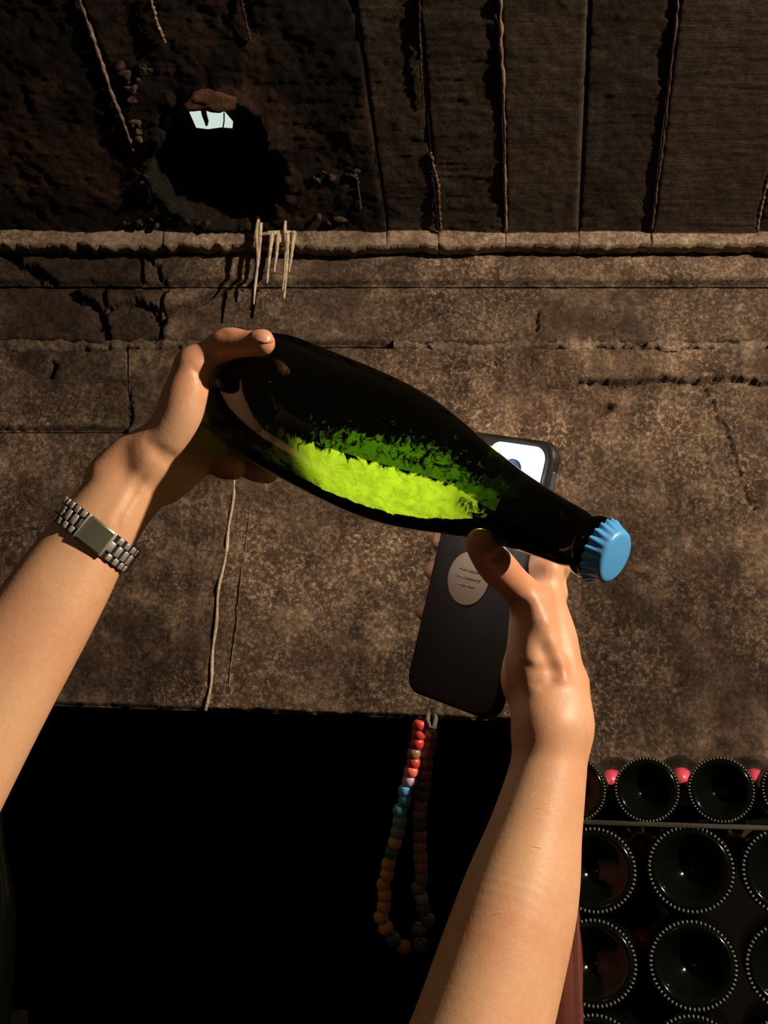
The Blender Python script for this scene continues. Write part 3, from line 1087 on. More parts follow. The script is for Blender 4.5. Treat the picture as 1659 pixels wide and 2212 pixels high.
# yeast deposit lying on the low side of the bottle
def deposit(name, top, bot, material, inset, cov_edge, nz=110, nphi=46):
    T = np.array([bottle_hit(*q)[:2] for q in top])
    Bq = np.array([bottle_hit(*q)[:2] for q in bot])
    T[:, 1] = np.unwrap(T[:, 1])
    Bq[:, 1] = np.unwrap(Bq[:, 1])
    Bq[:, 1] += 2 * np.pi * np.round((T[:, 1].mean() - Bq[:, 1].mean()) / (2 * np.pi))
    z0, z1 = max(T[0, 0], Bq[0, 0]), min(T[-1, 0], Bq[-1, 0])
    z0, z1 = min(T[0, 0], Bq[0, 0]), max(T[-1, 0], Bq[-1, 0])
    zs = np.linspace(z0, z1, nz)
    pt = np.interp(zs, T[:, 0], T[:, 1])
    pb_ = np.interp(zs, Bq[:, 0], Bq[:, 1])
    V, C = [], []
    SS = np.arange(nphi) / (nphi - 1)
    PP = pt[:, None] + (pb_ - pt)[:, None] * SS
    BB = .0016 * fbm(np.stack([np.broadcast_to(zs[:, None] * 160, PP.shape), PP * 8, np.full_like(PP, .3)], -1), 3)
    for i, z in enumerate(zs):
        for j in range(nphi):
            s, ph, bump = SS[j], PP[i, j], BB[i, j]
            r = rad(z) * inset - .0004 - bump
            V.append((r * math.cos(ph), r * math.sin(ph), z))
            zf = i / (nz - 1)
            C.append(cov_edge(s, zf))
    o = mesh_obj(name, V, grid_faces(nz, nphi), material)
    ca = o.data.color_attributes.new('cover', 'FLOAT_COLOR', 'POINT')
    ca.data.foreach_set('color', np.array([(c, c, c, 1) for c in C], dtype=np.float32).ravel())
    place(o, HMx, hero)
    return o


def sstep(a, b, x):
    t = min(1, max(0, (x - a) / (b - a)))
    return t * t * (3 - 2 * t)


top_b = [(508, 870), (600, 900), (680, 928), (760, 952), (850, 978), (930, 1000), (990, 1026), (1060, 1075)]
bot_b = [(540, 985), (600, 1018), (680, 1062), (760, 1096), (840, 1120), (920, 1130), (980, 1130), (1045, 1122)]
lees = deposit('yeast_deposit', top_b, bot_b, M['lees'], .955,
               lambda s, zf: min(1.25 * sstep(.02, .46, s) + .0, sstep(0.0, .50, zf) * .95 + .15, 1.2 - .95 * sstep(.84, 1.0, zf), 1.25 - 1.1 * sstep(.88, 1.0, s)))
lees['label'] = 'glowing yellow green yeast deposit'
top_h = [(640, 860), (760, 880), (850, 890), (920, 900), (980, 930), (1030, 975), (1075, 1030)]
bot_h = [(640, 950), (760, 985), (850, 1010), (930, 1030), (990, 1055), (1045, 1095), (1065, 1105)]
haze = deposit('yeast_cloud', top_h, bot_h, M['haze'], .962,
               lambda s, zf: .15 + .62 * sstep(.05, 1.0, s) * sstep(0, .35, zf) + .25 * sstep(.65, .9, zf) * (1 - s), 110, 50)

# ================================================================== the phone
pctr = np.array([.0593 + .0009, -.0419 + .0039, .7532])
PWd, PLn = .080, .180
pu = np.array([.677, -.151, -.720])
pu /= np.linalg.norm(pu)
pvv = np.array([.223, .975, .005])
pvv -= pu * (pu @ pvv)
pvv /= np.linalg.norm(pvv)
pn = np.cross(pu, pvv)
if pn[2] > 0:
    pn = -pn                                                # rear face looks back at the viewer, turned left
PTH = .011
print('phone size', PWd, PLn, 'normal', pn)


def ph_c(u, v, h=0.0):                                      # phone coords (m from centre, on the rear face) to camera coords
    return pctr + pu * u + pvv * v + pn * h


def ph_hit(x, y):
    d = np.array([(x - CX) / F, (CY - y) / F, 1.0])
    t = (pctr @ pn) / (d @ pn)
    q = d * t - pctr
    return q @ pu, q @ pvv


phw = c2w(pctr)
phone = empty('phone', c2w(ph_c(0, -PLn / 2)))
tag(phone, 'black cased phone with round beige sticker and lit torch behind the bottle', 'phone')
PUw, PVw, PNw = pu @ B3, pvv @ B3, pn @ B3
handed = np.dot(np.cross(PUw, PVw), PNw)
PHM = frame_matrix(phw, PUw * (1 if handed > 0 else -1), PVw, PNw)
sg = 1 if handed > 0 else -1


def rounded_slab(w, l, t, rc, z0, z1, bev=.0025, n=10):
    """rounded-corner plate between z0 and z1 with softened rims"""
    pts = []
    for (sx, sy, a0) in ((1, 1, 0), (-1, 1, 90), (-1, -1, 180), (1, -1, 270)):
        for k in range(n + 1):
            a = math.radians(a0 + 90 * k / n)
            pts.append((sx * (w / 2 - rc) + rc * math.cos(a), sy * (l / 2 - rc) + rc * math.sin(a)))
    pts = np.array(pts)
    nn = len(pts)

    def inset(d):
        return pts * np.array([(w / 2 - d) / (w / 2), (l / 2 - d) / (l / 2)])
    lay = []
    for q in (0, .3, .7, 1):
        a = q * math.pi / 2
        lay.append((inset(bev * (1 - math.sin(a))), z0 + bev * (1 - math.cos(a))))
    for q in (1, .7, .3, 0):
        a = q * math.pi / 2
        lay.append((inset(bev * (1 - math.sin(a))), z1 - bev * (1 - math.cos(a))))
    V = np.concatenate([np.column_stack([p, np.full(nn, z)]) for p, z in lay])
    Fc = []
    for k in range(len(lay) - 1):
        for i in range(nn):
            j = (i + 1) % nn
            Fc.append((k * nn + i, k * nn + j, (k + 1) * nn + j, (k + 1) * nn + i))
    Fc.append(tuple(range(nn))[::-1])
    Fc.append(tuple((len(lay) - 1) * nn + i for i in range(nn)))
    return V, Fc


v, f = rounded_slab(PWd, PLn, PTH, .012, -PTH, 0, .003)
cs = place(mesh_obj('case', v, f, M['case']), PHM, phone)
v, f = rounded_slab(PWd * .93, PLn * .965, PTH, .010, -PTH - .0006, -PTH + .0004, .0003)
place(mesh_obj('screen', v, f, M['black_glass']), PHM, phone)
# slate side rail on the lit long edge
v, f = rounded_slab(.0045, PLn * .80, .004, .0018, 0, .0012, .0006, 4)
RM_ = PHM @ frame_matrix((sg * (PWd / 2 - .0002), 0, -PTH / 2), (0, 0, 1), (0, 1, 0), (-sg, 0, 0)) @ Matrix.Rotation(math.pi, 4, 'Y')
place(mesh_obj('side_rail', v, f, M['edge']), RM_, phone)
# sticker
su, sv = ph_hit(1012, 1250)
v, f = lathe([(0, .0178), (.0005, .0178), (.0007, .0172), (.0007, 0)], 40)
st = place(mesh_obj('sticker', v, f, M['sticker']), PHM @ Matrix.Translation((sg * su, sv, 0)), phone)
st['label'] = 'round beige sticker with three faded lines'
gp = []
for r_, (yy, hw) in enumerate(((.0052, .0085), (.0002, .0110), (-.0048, .0080))):
    s = np.linspace(-1, 1, 46)
    path = np.stack([s * hw, yy + .0011 * np.sin(s * 26 + r_) * (.6 + .4 * np.sin(s * 7 + r_ * 2)), np.full(46, .0008)], -1)
    gp.append(tube(path, .00042, 5))
v, f = join_geo(gp)
ink = place(mesh_obj('print', v, f, M['ink']), PHM @ Matrix.Translation((sg * su, sv, 0)), phone)
ink.parent = st
ink.matrix_parent_inverse = (Matrix.Translation(phone.location) @ Matrix.Identity(4)).inverted()
ink.matrix_parent_inverse = st.matrix_world.inverted()
# torch, and camera window whose torch-lit white is put in as glow
wu0, wv0 = ph_hit(1168, 1036)
wu1, wv1 = ph_hit(1062, 952)
wcx, wcy = PWd / 2 - .0045 - .0235, PLn / 2 - .0045 - .0175
v, f = rounded_slab(.047, .035, .002, .009, 0, .0016, .0006)
place(mesh_obj('camera_window', v, f, M['window_glow']), PHM @ Matrix.Translation((sg * wcx, wcy, 0)), phone)
for du in (-.012, .004):
    v, f = lathe([(.0016, .0074), (.0030, .0074), (.0034, .0068), (.0034, .0058), (.0022, .0052), (.0022, 0)], 28)
    place(mesh_obj('lens', v, f, M['lens']), PHM @ Matrix.Translation((sg * (wcx + du - .004), wcy, 0)), phone)
tq = ph_hit(1048, 1010)
tpos = c2w(ph_c(tq[0], tq[1], .006))
ttar = wp(858, 1036, .66)
lamp('phone_torch', 'SPOT', tpos, ttar, 55.0, (0.97, 1.0, 0.98), shadow_soft_size=.004, spot_size=math.radians(82), spot_blend=.5)

# ================================================================== bead strap hanging from the phone
BEADS = [(928, 1587, 'brown'), (926, 1609, 'brown'), (921, 1628, 'redbrown'), (920, 1651, 'brown'), (917, 1673, 'redbrown'), (913, 1696, 'plum'), (911, 1718, 'plum'), (908, 1740, 'mauve'), (907, 1761, 'mauve'),
         (906, 1783, 'slate'), (907, 1805, 'redbrown'), (907, 1829, 'tanbrown'), (909, 1852, 'tanbrown'), (909, 1874, 'rust'), (911, 1897, 'grey'), (904, 1918, 'grey'), (911, 1940, 'sand'),
         (914, 1964, 'slate'), (924, 1986, 'slate'), (906, 2007, 'bluegrey'), (909, 2040, 'slate')]
BEADL = [(906, 1568, 'red'), (904, 1586, 'red'), (901, 1606, 'red'), (894, 1628, 'tanbrown'), (893, 1648, 'red'), (888, 1667, 'coral'), (884, 1687, 'lilac'), (875, 1708, 'blue'), (875, 1729, 'teal'), (864, 1751, 'teal'),
         (864, 1774, 'greyteal'), (859, 1797, 'greyteal'), (853, 1820, 'straw'), (846, 1842, 'green'), (839, 1866, 'ochre'), (836, 1889, 'ochre'), (828, 1911, 'ochre'), (831, 1934, 'ochre'), (829, 1957, 'ochre'),
         (823, 1981, 'ochre'), (833, 2004, 'ochre'), (849, 2029, 'slate'), (872, 2046, 'rust')]
BC = {'red': (.55, .035, .025), 'coral': (.85, .16, .11), 'lilac': (.62, .40, .62), 'blue': (.10, .42, .78), 'teal': (.06, .34, .46), 'greyteal': (.14, .24, .27), 'straw': (.46, .36, .13), 'green': (.02, .13, .08),  # lilac and blue: light on the beads put into brighter colours
      'ochre': (.50, .26, .075), 'slate': (.06, .065, .075), 'rust': (.34, .09, .04), 'brown': (.14, .085, .045), 'redbrown': (.24, .07, .045), 'plum': (.08, .04, .075), 'mauve': (.17, .11, .12), 'tanbrown': (.27, .13, .075),
      'grey': (.14, .13, .105), 'sand': (.30, .22, .15), 'bluegrey': (.10, .11, .15)}
BM = {k: mat('bead_' + k, c, .28 if k in ('lilac', 'blue', 'coral', 'teal') else .45, spec=.6) for k, c in BC.items()}
SD = .701
strap = empty('bead_strap', wp(925, 1556, SD))
tag(strap, 'multicoloured bead strap hanging in a loop from the phone', 'bead strap')
bprof = [(-.0033, 0), (-.0033, .0012), (-.0033, .0030), (-.0026, .0040), (-.0012, .0046), (0, .0047), (.0012, .0046), (.0026, .0040), (.0033, .0030), (.0033, .0012), (.0033, 0)]
bprof = [(z, r * .93) for z, r in bprof]
bead_me = {}


def beads(lst, d0, dd):
    P = [wp(x, y, d0 + dd * i / len(lst)) for i, (x, y, c) in enumerate(lst)]
    T = np.gradient(np.array(P), axis=0)
    for p, t, (x, y, c) in zip(P, T, lst):
        if c not in bead_me:
            v, f = lathe(bprof, 18)
            o = mesh_obj('bead', v, f, BM[c])
            bead_me[c] = o.data
            bpy.data.objects.remove(o)
        o = bpy.data.objects.new('bead', bead_me[c])
        COL.objects.link(o)
        t = t / np.linalg.norm(t)
        a = np.cross(t, [0, 1, 0])
        a /= np.linalg.norm(a)
        b = np.cross(t, a)
        k = .94 + .12 * random.random()
        place(o, frame_matrix(p, a * k, b * k, t), strap)
    return P


PL_ = beads(BEADL, SD - .002, .0)
PRr = beads(BEADS, SD + .004, -.002)
loop = [wp(926, 1548, SD)] + PL_ + [wp(893, 2048, SD)] + PRr[::-1] + [wp(932, 1560, SD + .003), wp(930, 1548, SD + .003)]
v, f = tube(loop, .0009, 6)
mesh_obj('cord', v, f, M['cord'], strap)
# loop and knot at the phone's corner
v, f = tube([wp(927, 1530, SD + .004), wp(923, 1556, SD - .004), wp(928, 1572, SD - .006), wp(938, 1572, SD - .006), wp(941, 1552, SD - .004), wp(936, 1532, SD + .004)], .0015, 8)
mesh_obj('loop', v, f, M['cord'], strap)

# ================================================================== hands and forearms (one continuous surface each)


def smin(a, b, k):
    h = np.clip(0.5 + 0.5 * (b - a) / k, 0, 1)
    return b * (1 - h) + a * h - k * h * (1 - h)


def spline(P, R, n=9):
    """Catmull-Rom through the joints so limbs swell and taper without steps"""
    P, R = np.asarray(P, float), np.asarray(R, float)
    if len(P) < 3:
        return P, R
    Q = np.column_stack([P, R])
    E = np.vstack([2 * Q[0] - Q[1], Q, 2 * Q[-1] - Q[-2]])
    out = []
    for i in range(1, len(E) - 2):
        for t in np.arange(n) / n:
            a, b, c, d = E[i - 1], E[i], E[i + 1], E[i + 2]
            out.append(.5 * (2 * b + (c - a) * t + (2 * a - 5 * b + 4 * c - d) * t ** 2 + (3 * b - a - 3 * c + d) * t ** 3))
    out.append(Q[-1])
    out = np.array(out)
    return out[:, :3], out[:, 3]


def seg_d(p, a, b, ra, rb):
    ba = b - a
    pa = p - a
    t = np.clip((pa @ ba) / (ba @ ba + 1e-12), 0, 1)
    return np.linalg.norm(pa - t[..., None] * ba, axis=-1) - (ra + (rb - ra) * t)


class Body:
    def __init__(s, chains, creases, lo=None, hi=None, res=.0014):
        s.chains = [(*spline(P, R), k) for P, R, k in chains]
        s.creases, s.res = creases, res
        P = np.concatenate([c[0] for c in s.chains])
        R = np.concatenate([c[1] for c in s.chains])
        s.lo = (P - R[:, None]).min(0) - .012
        s.hi = (P + R[:, None]).max(0) + .012
        if lo is not None:
            s.lo = np.maximum(s.lo, lo)
        if hi is not None:
            s.hi = np.minimum(s.hi, hi)

    def sdf(s, p):
        d = np.full(p.shape[:-1], .06)
        for P, R, k in s.chains:
            e = np.full(p.shape[:-1], 1.0)
            for i in range(len(P) - 1):
                e = np.minimum(e, seg_d(p, P[i], P[i + 1], R[i], R[i + 1]))
            d = smin(d, e, k)
        for a, b, w, amp in s.creases:
            d = d + amp * np.exp(-(seg_d(p, a, b, 0, 0) / w) ** 2)
        return d

    def grid(s):
        n = np.ceil((s.hi - s.lo) / s.res).astype(int) + 1
        ax = [s.lo[i] + np.arange(n[i]) * s.res for i in range(3)]
        G = np.full(n, .06, dtype=np.float32)

        def box(lo, hi):
            sl = []
            for i in range(3):
                a = min(n[i], max(0, int((lo[i] - s.lo[i]) / s.res) - 1))
                b = max(a, min(n[i], int((hi[i] - s.lo[i]) / s.res) + 2))
                sl.append(slice(a, b))
            return tuple(sl)

        def pts(sl):
            return np.stack(np.meshgrid(ax[0][sl[0]], ax[1][sl[1]], ax[2][sl[2]], indexing='ij'), -1)
        for P, R, k in s.chains:
            m = R.max() + k * 1.3 + .004
            big = box(P.min(0) - m, P.max(0) + m)
            T = np.full(tuple(q.stop - q.start for q in big), .06, dtype=np.float32)
            if T.size == 0:
                continue
            for i in range(len(P) - 1):
                mm = max(R[i], R[i + 1]) + k * 1.3 + .004
                sl = box(np.minimum(P[i], P[i + 1]) - mm, np.maximum(P[i], P[i + 1]) + mm)
                p = pts(sl)
                if p.size == 0:
                    continue
                lc = tuple(slice(q.start - w.start, q.stop - w.start) for q, w in zip(sl, big))
                T[lc] = np.minimum(T[lc], seg_d(p, P[i], P[i + 1], R[i], R[i + 1]))
            G[big] = smin(G[big], T, k)
        for a, b, w, amp in s.creases:
            m = w * 3
            sl = box(np.minimum(a, b) - m, np.maximum(a, b) + m)
            p = pts(sl)
            if p.size == 0:
                continue
            G[sl] += amp * np.exp(-(seg_d(p, a, b, 0, 0) / w) ** 2)
        return G

    def mesh(s):
        G = s.grid()
        # close the surface at the volume's border
        for ax_ in range(3):
            for e in (0, -1):
                ix = [slice(None)] * 3
                ix[ax_] = e
                G[tuple(ix)] = np.maximum(G[tuple(ix)], .0005)
        n = G.shape
        ins = G < 0
        cnt = np.zeros(tuple(k - 1 for k in n), dtype=np.int8)
        for i in (0, 1):
            for j in (0, 1):
                for k in (0, 1):
                    cnt += ins[i:n[0] - 1 + i, j:n[1] - 1 + j, k:n[2] - 1 + k]
        act = (cnt > 0) & (cnt < 8)
        cells = np.argwhere(act)
        idx = np.full(act.shape, -1, dtype=np.int64)
        idx[act] = np.arange(len(cells))
        acc = np.zeros((len(cells), 3))
        num = np.zeros(len(cells))
        corners = [(i, j, k) for i in (0, 1) for j in (0, 1) for k in (0, 1)]
        for c0 in corners:
            for ax_ in range(3):
                if c0[ax_] == 1:
                    continue
                c1 = list(c0)
                c1[ax_] = 1
                g0 = G[cells[:, 0] + c0[0], cells[:, 1] + c0[1], cells[:, 2] + c0[2]]
                g1 = G[cells[:, 0] + c1[0], cells[:, 1] + c1[1], cells[:, 2] + c1[2]]
                m = (g0 < 0) != (g1 < 0)
                t = g0 / (g0 - g1 + 1e-20)
                p = np.tile(np.array(c0, float), (len(cells), 1))
                p[:, ax_] = t
                acc[m] += p[m]
                num[m] += 1
        V = s.lo + (cells + acc / num[:, None]) * s.res
        quads = []
        for ax_ in range(3):
            o1, o2 = [(1, 2), (2, 0), (0, 1)][ax_]
            a = ins
            sl0 = [slice(1, -1)] * 3
            sl0[ax_] = slice(0, -1)
            sl1 = [slice(1, -1)] * 3
            sl1[ax_] = slice(1, None)
            g0, g1 = a[tuple(sl0)], a[tuple(sl1)]
            for flip, msk in ((False, g0 & ~g1), (True, ~g0 & g1)):
                e = np.argwhere(msk)
                off = np.ones(3, int)
                off[ax_] = 0
                e = e + off
                u1, u2 = np.zeros(3, int), np.zeros(3, int)
                u1[o1], u2[o2] = 1, 1
                q = np.stack([idx[tuple((e - u1 - u2).T)], idx[tuple((e - u2).T)], idx[tuple(e.T)], idx[tuple((e - u1).T)]], -1)
                quads.append(q[:, ::-1] if flip else q)
        Q = np.concatenate(quads)
        Q = Q[(Q >= 0).all(1)]
        # light smoothing
        for _ in range(3):
            nb = np.zeros_like(V)
            ct = np.zeros(len(V))
            for k in range(4):
                for o_ in (1, 3):
                    i_ = V[Q[:, (k + o_) % 4]]
                    for c_ in range(3):
                        nb[:, c_] += np.bincount(Q[:, k], i_[:, c_], len(V))
                    ct += np.bincount(Q[:, k], minlength=len(V))
            ct[ct == 0] = 1
            V = V * .5 + .5 * nb / ct[:, None]
        return V, Q

    def march(s, p, d, maxd=.08):
        """many rays at once: p, d of shape (n, 3)"""
        p, d = np.atleast_2d(p), np.atleast_2d(d)
        d = np.broadcast_to(d, p.shape)
        t = np.zeros(len(p))
        for _ in range(40):
            e = s.sdf(p + d * t[:, None])
            t = np.where(t > maxd, t, t + e * .9)
        return p + d * t[:, None]


def chain(pts, k):
    """pts: (x, y, depth, radius px)"""
    return [([cp(*q[:3]) for q in pts], [q[3] * q[2] / F for q in pts], k)]


def cchain(pts, k):
    """pts: (camera coords, radius m)"""
    return [([q[0] for q in pts], [q[1] for q in pts], k)]


def crease(body, pts, w, amp):
    S = np.array([cp(x, y, .55) for x, y in pts])
    Q = body.march(S, S / np.linalg.norm(S, axis=1, keepdims=True), .35)
    body.creases += [(a, b, w, amp) for a, b in zip(Q[:-1], Q[1:])]


# ---- the hand that grips the bottle's base
LA = []
LA += chain([(-210, 1800, .665, 96), (-50, 1500, .695, 88), (75, 1305, .715, 80), (146, 1200, .727, 72), (212, 1100, .735, 60), (262, 1020, .740, 46), (316, 985, .742, 42)], .012)
LA += chain([(-155, 1850, .665, 96), (8, 1538, .695, 88), (128, 1330, .715, 78), (196, 1215, .727, 68), (262, 1112, .738, 58), (335, 1040, .755, 50), (395, 1005, .790, 48)], .016)
LA += chain([(228, 1020, .738, 34), (278, 970, .738, 30), (318, 968, .738, 40)], .010)                       # bony edge at the thumb's root
LA += chain([(318, 1000, .740, 48), (378, 915, .736, 50), (398, 858, .736, 49), (415, 800, .738, 40), (418, 786, .739, 37)], .008)   # thenar
tz = bottle_hit(560, 748)
LA += chain([(416, 792, .739, 37), (450, 766, .738, 31), (492, 743, .734, 35), (530, 743, .728, 29), (567, 741, .722, 28)], .005)
# palm against the base
LA += chain([(345, 1010, .755, 46), (420, 905, .800, 44), (450, 850, .830, 38)], .010)
LA += chain([(360, 1020, .760, 48), (440, 960, .815, 42)], .010)
phi0 = math.atan2(*(lambda q: (q @ HU, q @ HT))(cp(575, 1045, .80) - HBc))
# angle of the low silhouette
best = None
for ph_ in np.linspace(-math.pi, math.pi, 720):
    q = bpt(.03, .0447, ph_)
    x, y = CX + F * q[0] / q[2], CY - F * q[1] / q[2]
    mm_ = -.394 * x + .919 * y
    if best is None or mm_ > best[0]:
        best = (mm_, ph_, q[2])
PHL = best[1]
q1, q2 = bpt(.03, .0447, PHL + .3), bpt(.03, .0447, PHL - .3)
SG = 1 if q1[2] > q2[2] else -1                          # towards the far side
WR = cp(350, 1040, .765)
for kf, (dphi, zt_, rr2) in enumerate(((.02, .020, .0092), (.50, .026, .0092), (.93, .050, .0095), (1.34, .046, .0092))):
    ph_ = PHL + SG * dphi
    mcp = bpt(-.018, .030 - .003 * kf, ph_ + SG * .15)
    pip = bpt(-.013, .0475, ph_)
    mid = bpt(.000, .0540, ph_)
    dip = bpt(zt_ * .5, .0548, ph_)
    tip = bpt(zt_, .0530, ph_)
    LA += cchain([(WR + np.array([.004 * kf, .010 * kf, .008 * kf]), .0135), (mcp, .0115)], .010)
    LA += cchain([(mcp, .0112), (pip, rr2 * 1.08), (mid, rr2), (dip, rr2 * .98), (tip, rr2 * .86)], .003)
left = Body(LA, [], lo=cp(-210, 1900, .70) - np.array([.0, .0, .2]))
for k in range(6):
    crease(left, [(418 + 4 * k, 798 + k * 6), (436 + k, 806 + k * 7), (446, 808 + k * 8)], .0016, .0007)
crease(left, [(322, 958), (345, 976), (370, 990), (384, 1000)], .0040, .0010)
crease(left, [(335, 985), (358, 1000), (370, 1014)], .0024, .0006)
crease(left, [(240, 1120), (285, 1040), (310, 1000)], .0040, -.0008)
crease(left, [(265, 1130), (305, 1060), (330, 1020)], .0030, -.0010)
crease(left, [(252, 1125), (295, 1052)], .0020, .0006)
crease(left, [(466, 768), (462, 785)], .0035, .0012)
crease(left, [(478, 716), (486, 722)], .0020, .0006)
# ---- the hand that holds the phone
RA = []
RA += chain([(960, 2390, .600, 140), (1012, 2240, .615, 128), (1095, 1960, .645, 108), (1140, 1800, .662, 86), (1172, 1660, .676, 68), (1178, 1570, .684, 62)], .014)
RA += chain([(1030, 2390, .615, 140), (1062, 2240, .63, 126), (1142, 1960, .658, 104), (1180, 1800, .672, 74), (1198, 1660, .686, 66), (1212, 1570, .692, 60)], .016)
RA += chain([(1178, 1570, .684, 62), (1168, 1510, .690, 58), (1152, 1440, .694, 56), (1150, 1360, .697, 52), (1150, 1310, .699, 44), (1140, 1288, .701, 41)], .012)    # thenar and thumb metacarpal
RA += chain([(1212, 1570, .692, 60), (1214, 1500, .698, 57), (1200, 1400, .708, 48), (1184, 1300, .716, 38), (1180, 1225, .722, 33)], .012)                          # index metacarpal
RA += chain([(1236, 1500, .705, 26), (1245, 1475, .705, 20)], .010)
RA += chain([(1142, 1294, .700, 41), (1108, 1258, .688, 37), (1076, 1226, .672, 41), (1052, 1197, .656, 37), (1037, 1174, .645, 33)], .006)
RA += chain([(1160, 1440, .700, 50), (1190, 1380, .720, 44), (1180, 1320, .735, 38)], .012)
RA += chain([(1170, 1530, .700, 50), (1128, 1474, .716, 46), (1140, 1400, .722, 44)], .012)

RA += chain([(1180, 1228, .722, 33), (1170, 1150, .745, 30), (1120, 1075, .790, 27), (1060, 1040, .800, 24)], .006)      # index finger behind phone and bottle


def pf(u, v, h):
    return ph_c(u, v, h)


eL = -PWd / 2
for kf, (px_, py_, mcpx, mcpy, mcpd, r0) in enumerate(((911, 1163, 1172, 1250, .750, .0088), (911, 1232, 1180, 1300, .752, .0090), (899, 1325, 1184, 1360, .752, .0080))):
    u_, v_ = ph_hit(px_ + 20, py_)
    mcp = cp(mcpx, mcpy, mcpd)
    back = -PTH - .0012
    p1 = ph_c(.012, v_ + .004, back - r0 - .006)
    p2 = ph_c(eL + .018, v_ + .001, back - r0 * .95)
    tipp = ph_c(eL - .0050, v_, -PTH + .0045 - r0 * .30)
    RA += cchain([(mcp, .0115), (ph_c(PWd / 2 + .002, v_ + .006, back - .012), .0108), (p1, r0 * 1.1)], .005)
    RA += cchain([(p1, r0 * 1.1), (p2, r0), (tipp, r0 * .80)], .003)
right = Body(RA, [], lo=cp(830, 2330, .66) - np.array([.02, 0, .2]))
for k in range(5):
    crease(right, [(1142 + k * 3, 1440 + k * 8), (1165 + k * 2, 1450 + k * 7), (1190, 1446 + k * 6), (1212 - k * 2, 1428 + k * 6)], .0026, .0012 if k % 2 == 0 else -.0007)
crease(right, [(1152, 1300), (1172, 1345), (1190, 1390), (1206, 1430), (1218, 1462)], .0050, -.0030)       # thumb tendon
crease(right, [(1176, 1400), (1190, 1440)], .0060, .0020)
crease(right, [(1205, 1320), (1218, 1400), (1230, 1450)], .0060, .0012)
crease(right, [(1158, 1240), (1163, 1262)], .0040, .0018)
crease(right, [(1062, 1210), (1076, 1200), (1090, 1192)], .0022, .0009)
crease(right, [(1160, 1350), (1150, 1420)], .0090, -.0020)
person = empty('person', wp(700, 2300, .60))
tag(person, 'bare forearms and hands of a person lifting the bottle against a phone torch', 'person')


def flush_attr(o, spots):
    me = o.data
    co = np.empty(len(me.vertices) * 3, dtype=np.float32)
    me.vertices.foreach_get('co', co)
    co = co.reshape(-1, 3)
    c = np.zeros(len(co))
    for x, y, d, r, a in spots:
        w = wp(x, y, d)
        e = np.linalg.norm(co - w, axis=1)
        c = np.maximum(c, a * np.exp(-(e / r) ** 2))
    ca = me.color_attributes.new('flush', 'FLOAT_COLOR', 'POINT')
    ca.data.foreach_set('color', np.column_stack([c, c, c, np.ones(len(c))]).astype(np.float32).ravel())


V, Q = left.mesh()
larm = mesh_obj('arm', c2w(V), Q, M['skin'], person)
larm['label'] = 'hand gripping the bottle base, steel watch on its wrist'
flush_attr(larm, [(492, 735, .72, .020, .75), (570, 740, .72, .018, .8), (530, 745, .72, .018, .7), (405, 780, .73, .014, .5), (275, 955, .73, .010, .4), (120, 1485, .70, .010, .35), (430, 800, .73, .02, .3)])
V, Q = right.mesh()
rarm = mesh_obj('arm', c2w(V), Q, M['skin'], person)
rarm['label'] = 'hand holding the phone behind the bottle'
flush_attr(rarm, [(1036, 1172, .65, .020, .85), (1075, 1225, .675, .026, .8), (1130, 1280, .70, .024, .7), (1165, 1300, .69, .014, .5), (1220, 1460, .68, .016, .45), (911, 1163, .79, .02, .5), (911, 1232, .79, .02, .5), (899, 1325, .78, .02, .4), (1180, 1560, .68, .03, .3)])


def nail(body, arm, center, along, normal, w, l):
    """a fingernail laid on the skin"""
    along = along / np.linalg.norm(along)
    normal = normal - along * (normal @ along)
    normal /= np.linalg.norm(normal)
    side = np.cross(along, normal)
    n = 13
    S, X = [], []
    for i in range(n):
        for j in range(n):
            a, b = -1 + 2 * i / (n - 1), -1 + 2 * j / (n - 1)
            x = a * math.sqrt(max(0, 1 - b * b / 2))
            y = b * math.sqrt(max(0, 1 - a * a / 2))
            S.append(center + along * (x * l / 2) + side * (y * w / 2) + normal * .012)
            X.append(max(0, x))
    V = body.march(np.array(S), -normal, .03) + normal * (.00030 + .0003 * np.array(X)[:, None])
    o = mesh_obj('fingernail', c2w(np.array(V)), grid_faces(n, n), M['nail'])
    so_ = o.modifiers.new('t', 'SOLIDIFY')
    so_.thickness = .0006
    so_.offset = 0
    o.parent = arm
    o.matrix_parent_inverse = parent_world(arm).inverted()
    return o


nd = np.array([-.02, .62, -.78])
nail(left, larm, cp(566, 741, .722) + nd * .0082, cp(590, 739, .718) - cp(540, 741, .724), nd, .0115, .0125)

# ---- fine fair hairs on the phone arm
hg, S = [], []
for k in range(230):
    y = 1640 + random.random() * 560
    xr = np.interp(y, [1640, 1750, 1950, 2060, 2212], [1255, 1245, 1240, 1215, 1170])
    xl = np.interp(y, [1640, 1750, 1950, 2060, 2212], [1150, 1130, 1040, 1020, 950])
    S.append(cp(xr - min(.95, abs(random.gauss(.30, .18)) + .04) * (xr - xl), y, .52))
S = np.array(S)
DV = S / np.linalg.norm(S, axis=1, keepdims=True)
for p, dirv in zip(right.march(S, DV, .3), DV):
    L = .003 + random.random() * .0045
    a = math.radians(random.gauss(-35, 20))
    dv = np.array([-math.cos(a), math.sin(a), -.12]) * L
    pts = [c2w(p + dirv * .0002), c2w(p + dv * .5 - dirv * .0006), c2w(p + dv - dirv * .0003)]
    hg.append(tube(pts, [.00012, .00010, .00004], 3, False))
v, f = join_geo(hg)
hr_ = mesh_obj('arm_hair', v, f, M['hair'])
hr_.parent = rarm
hr_.matrix_parent_inverse = parent_world(rarm).inverted()
hr_['kind'] = 'stuff'

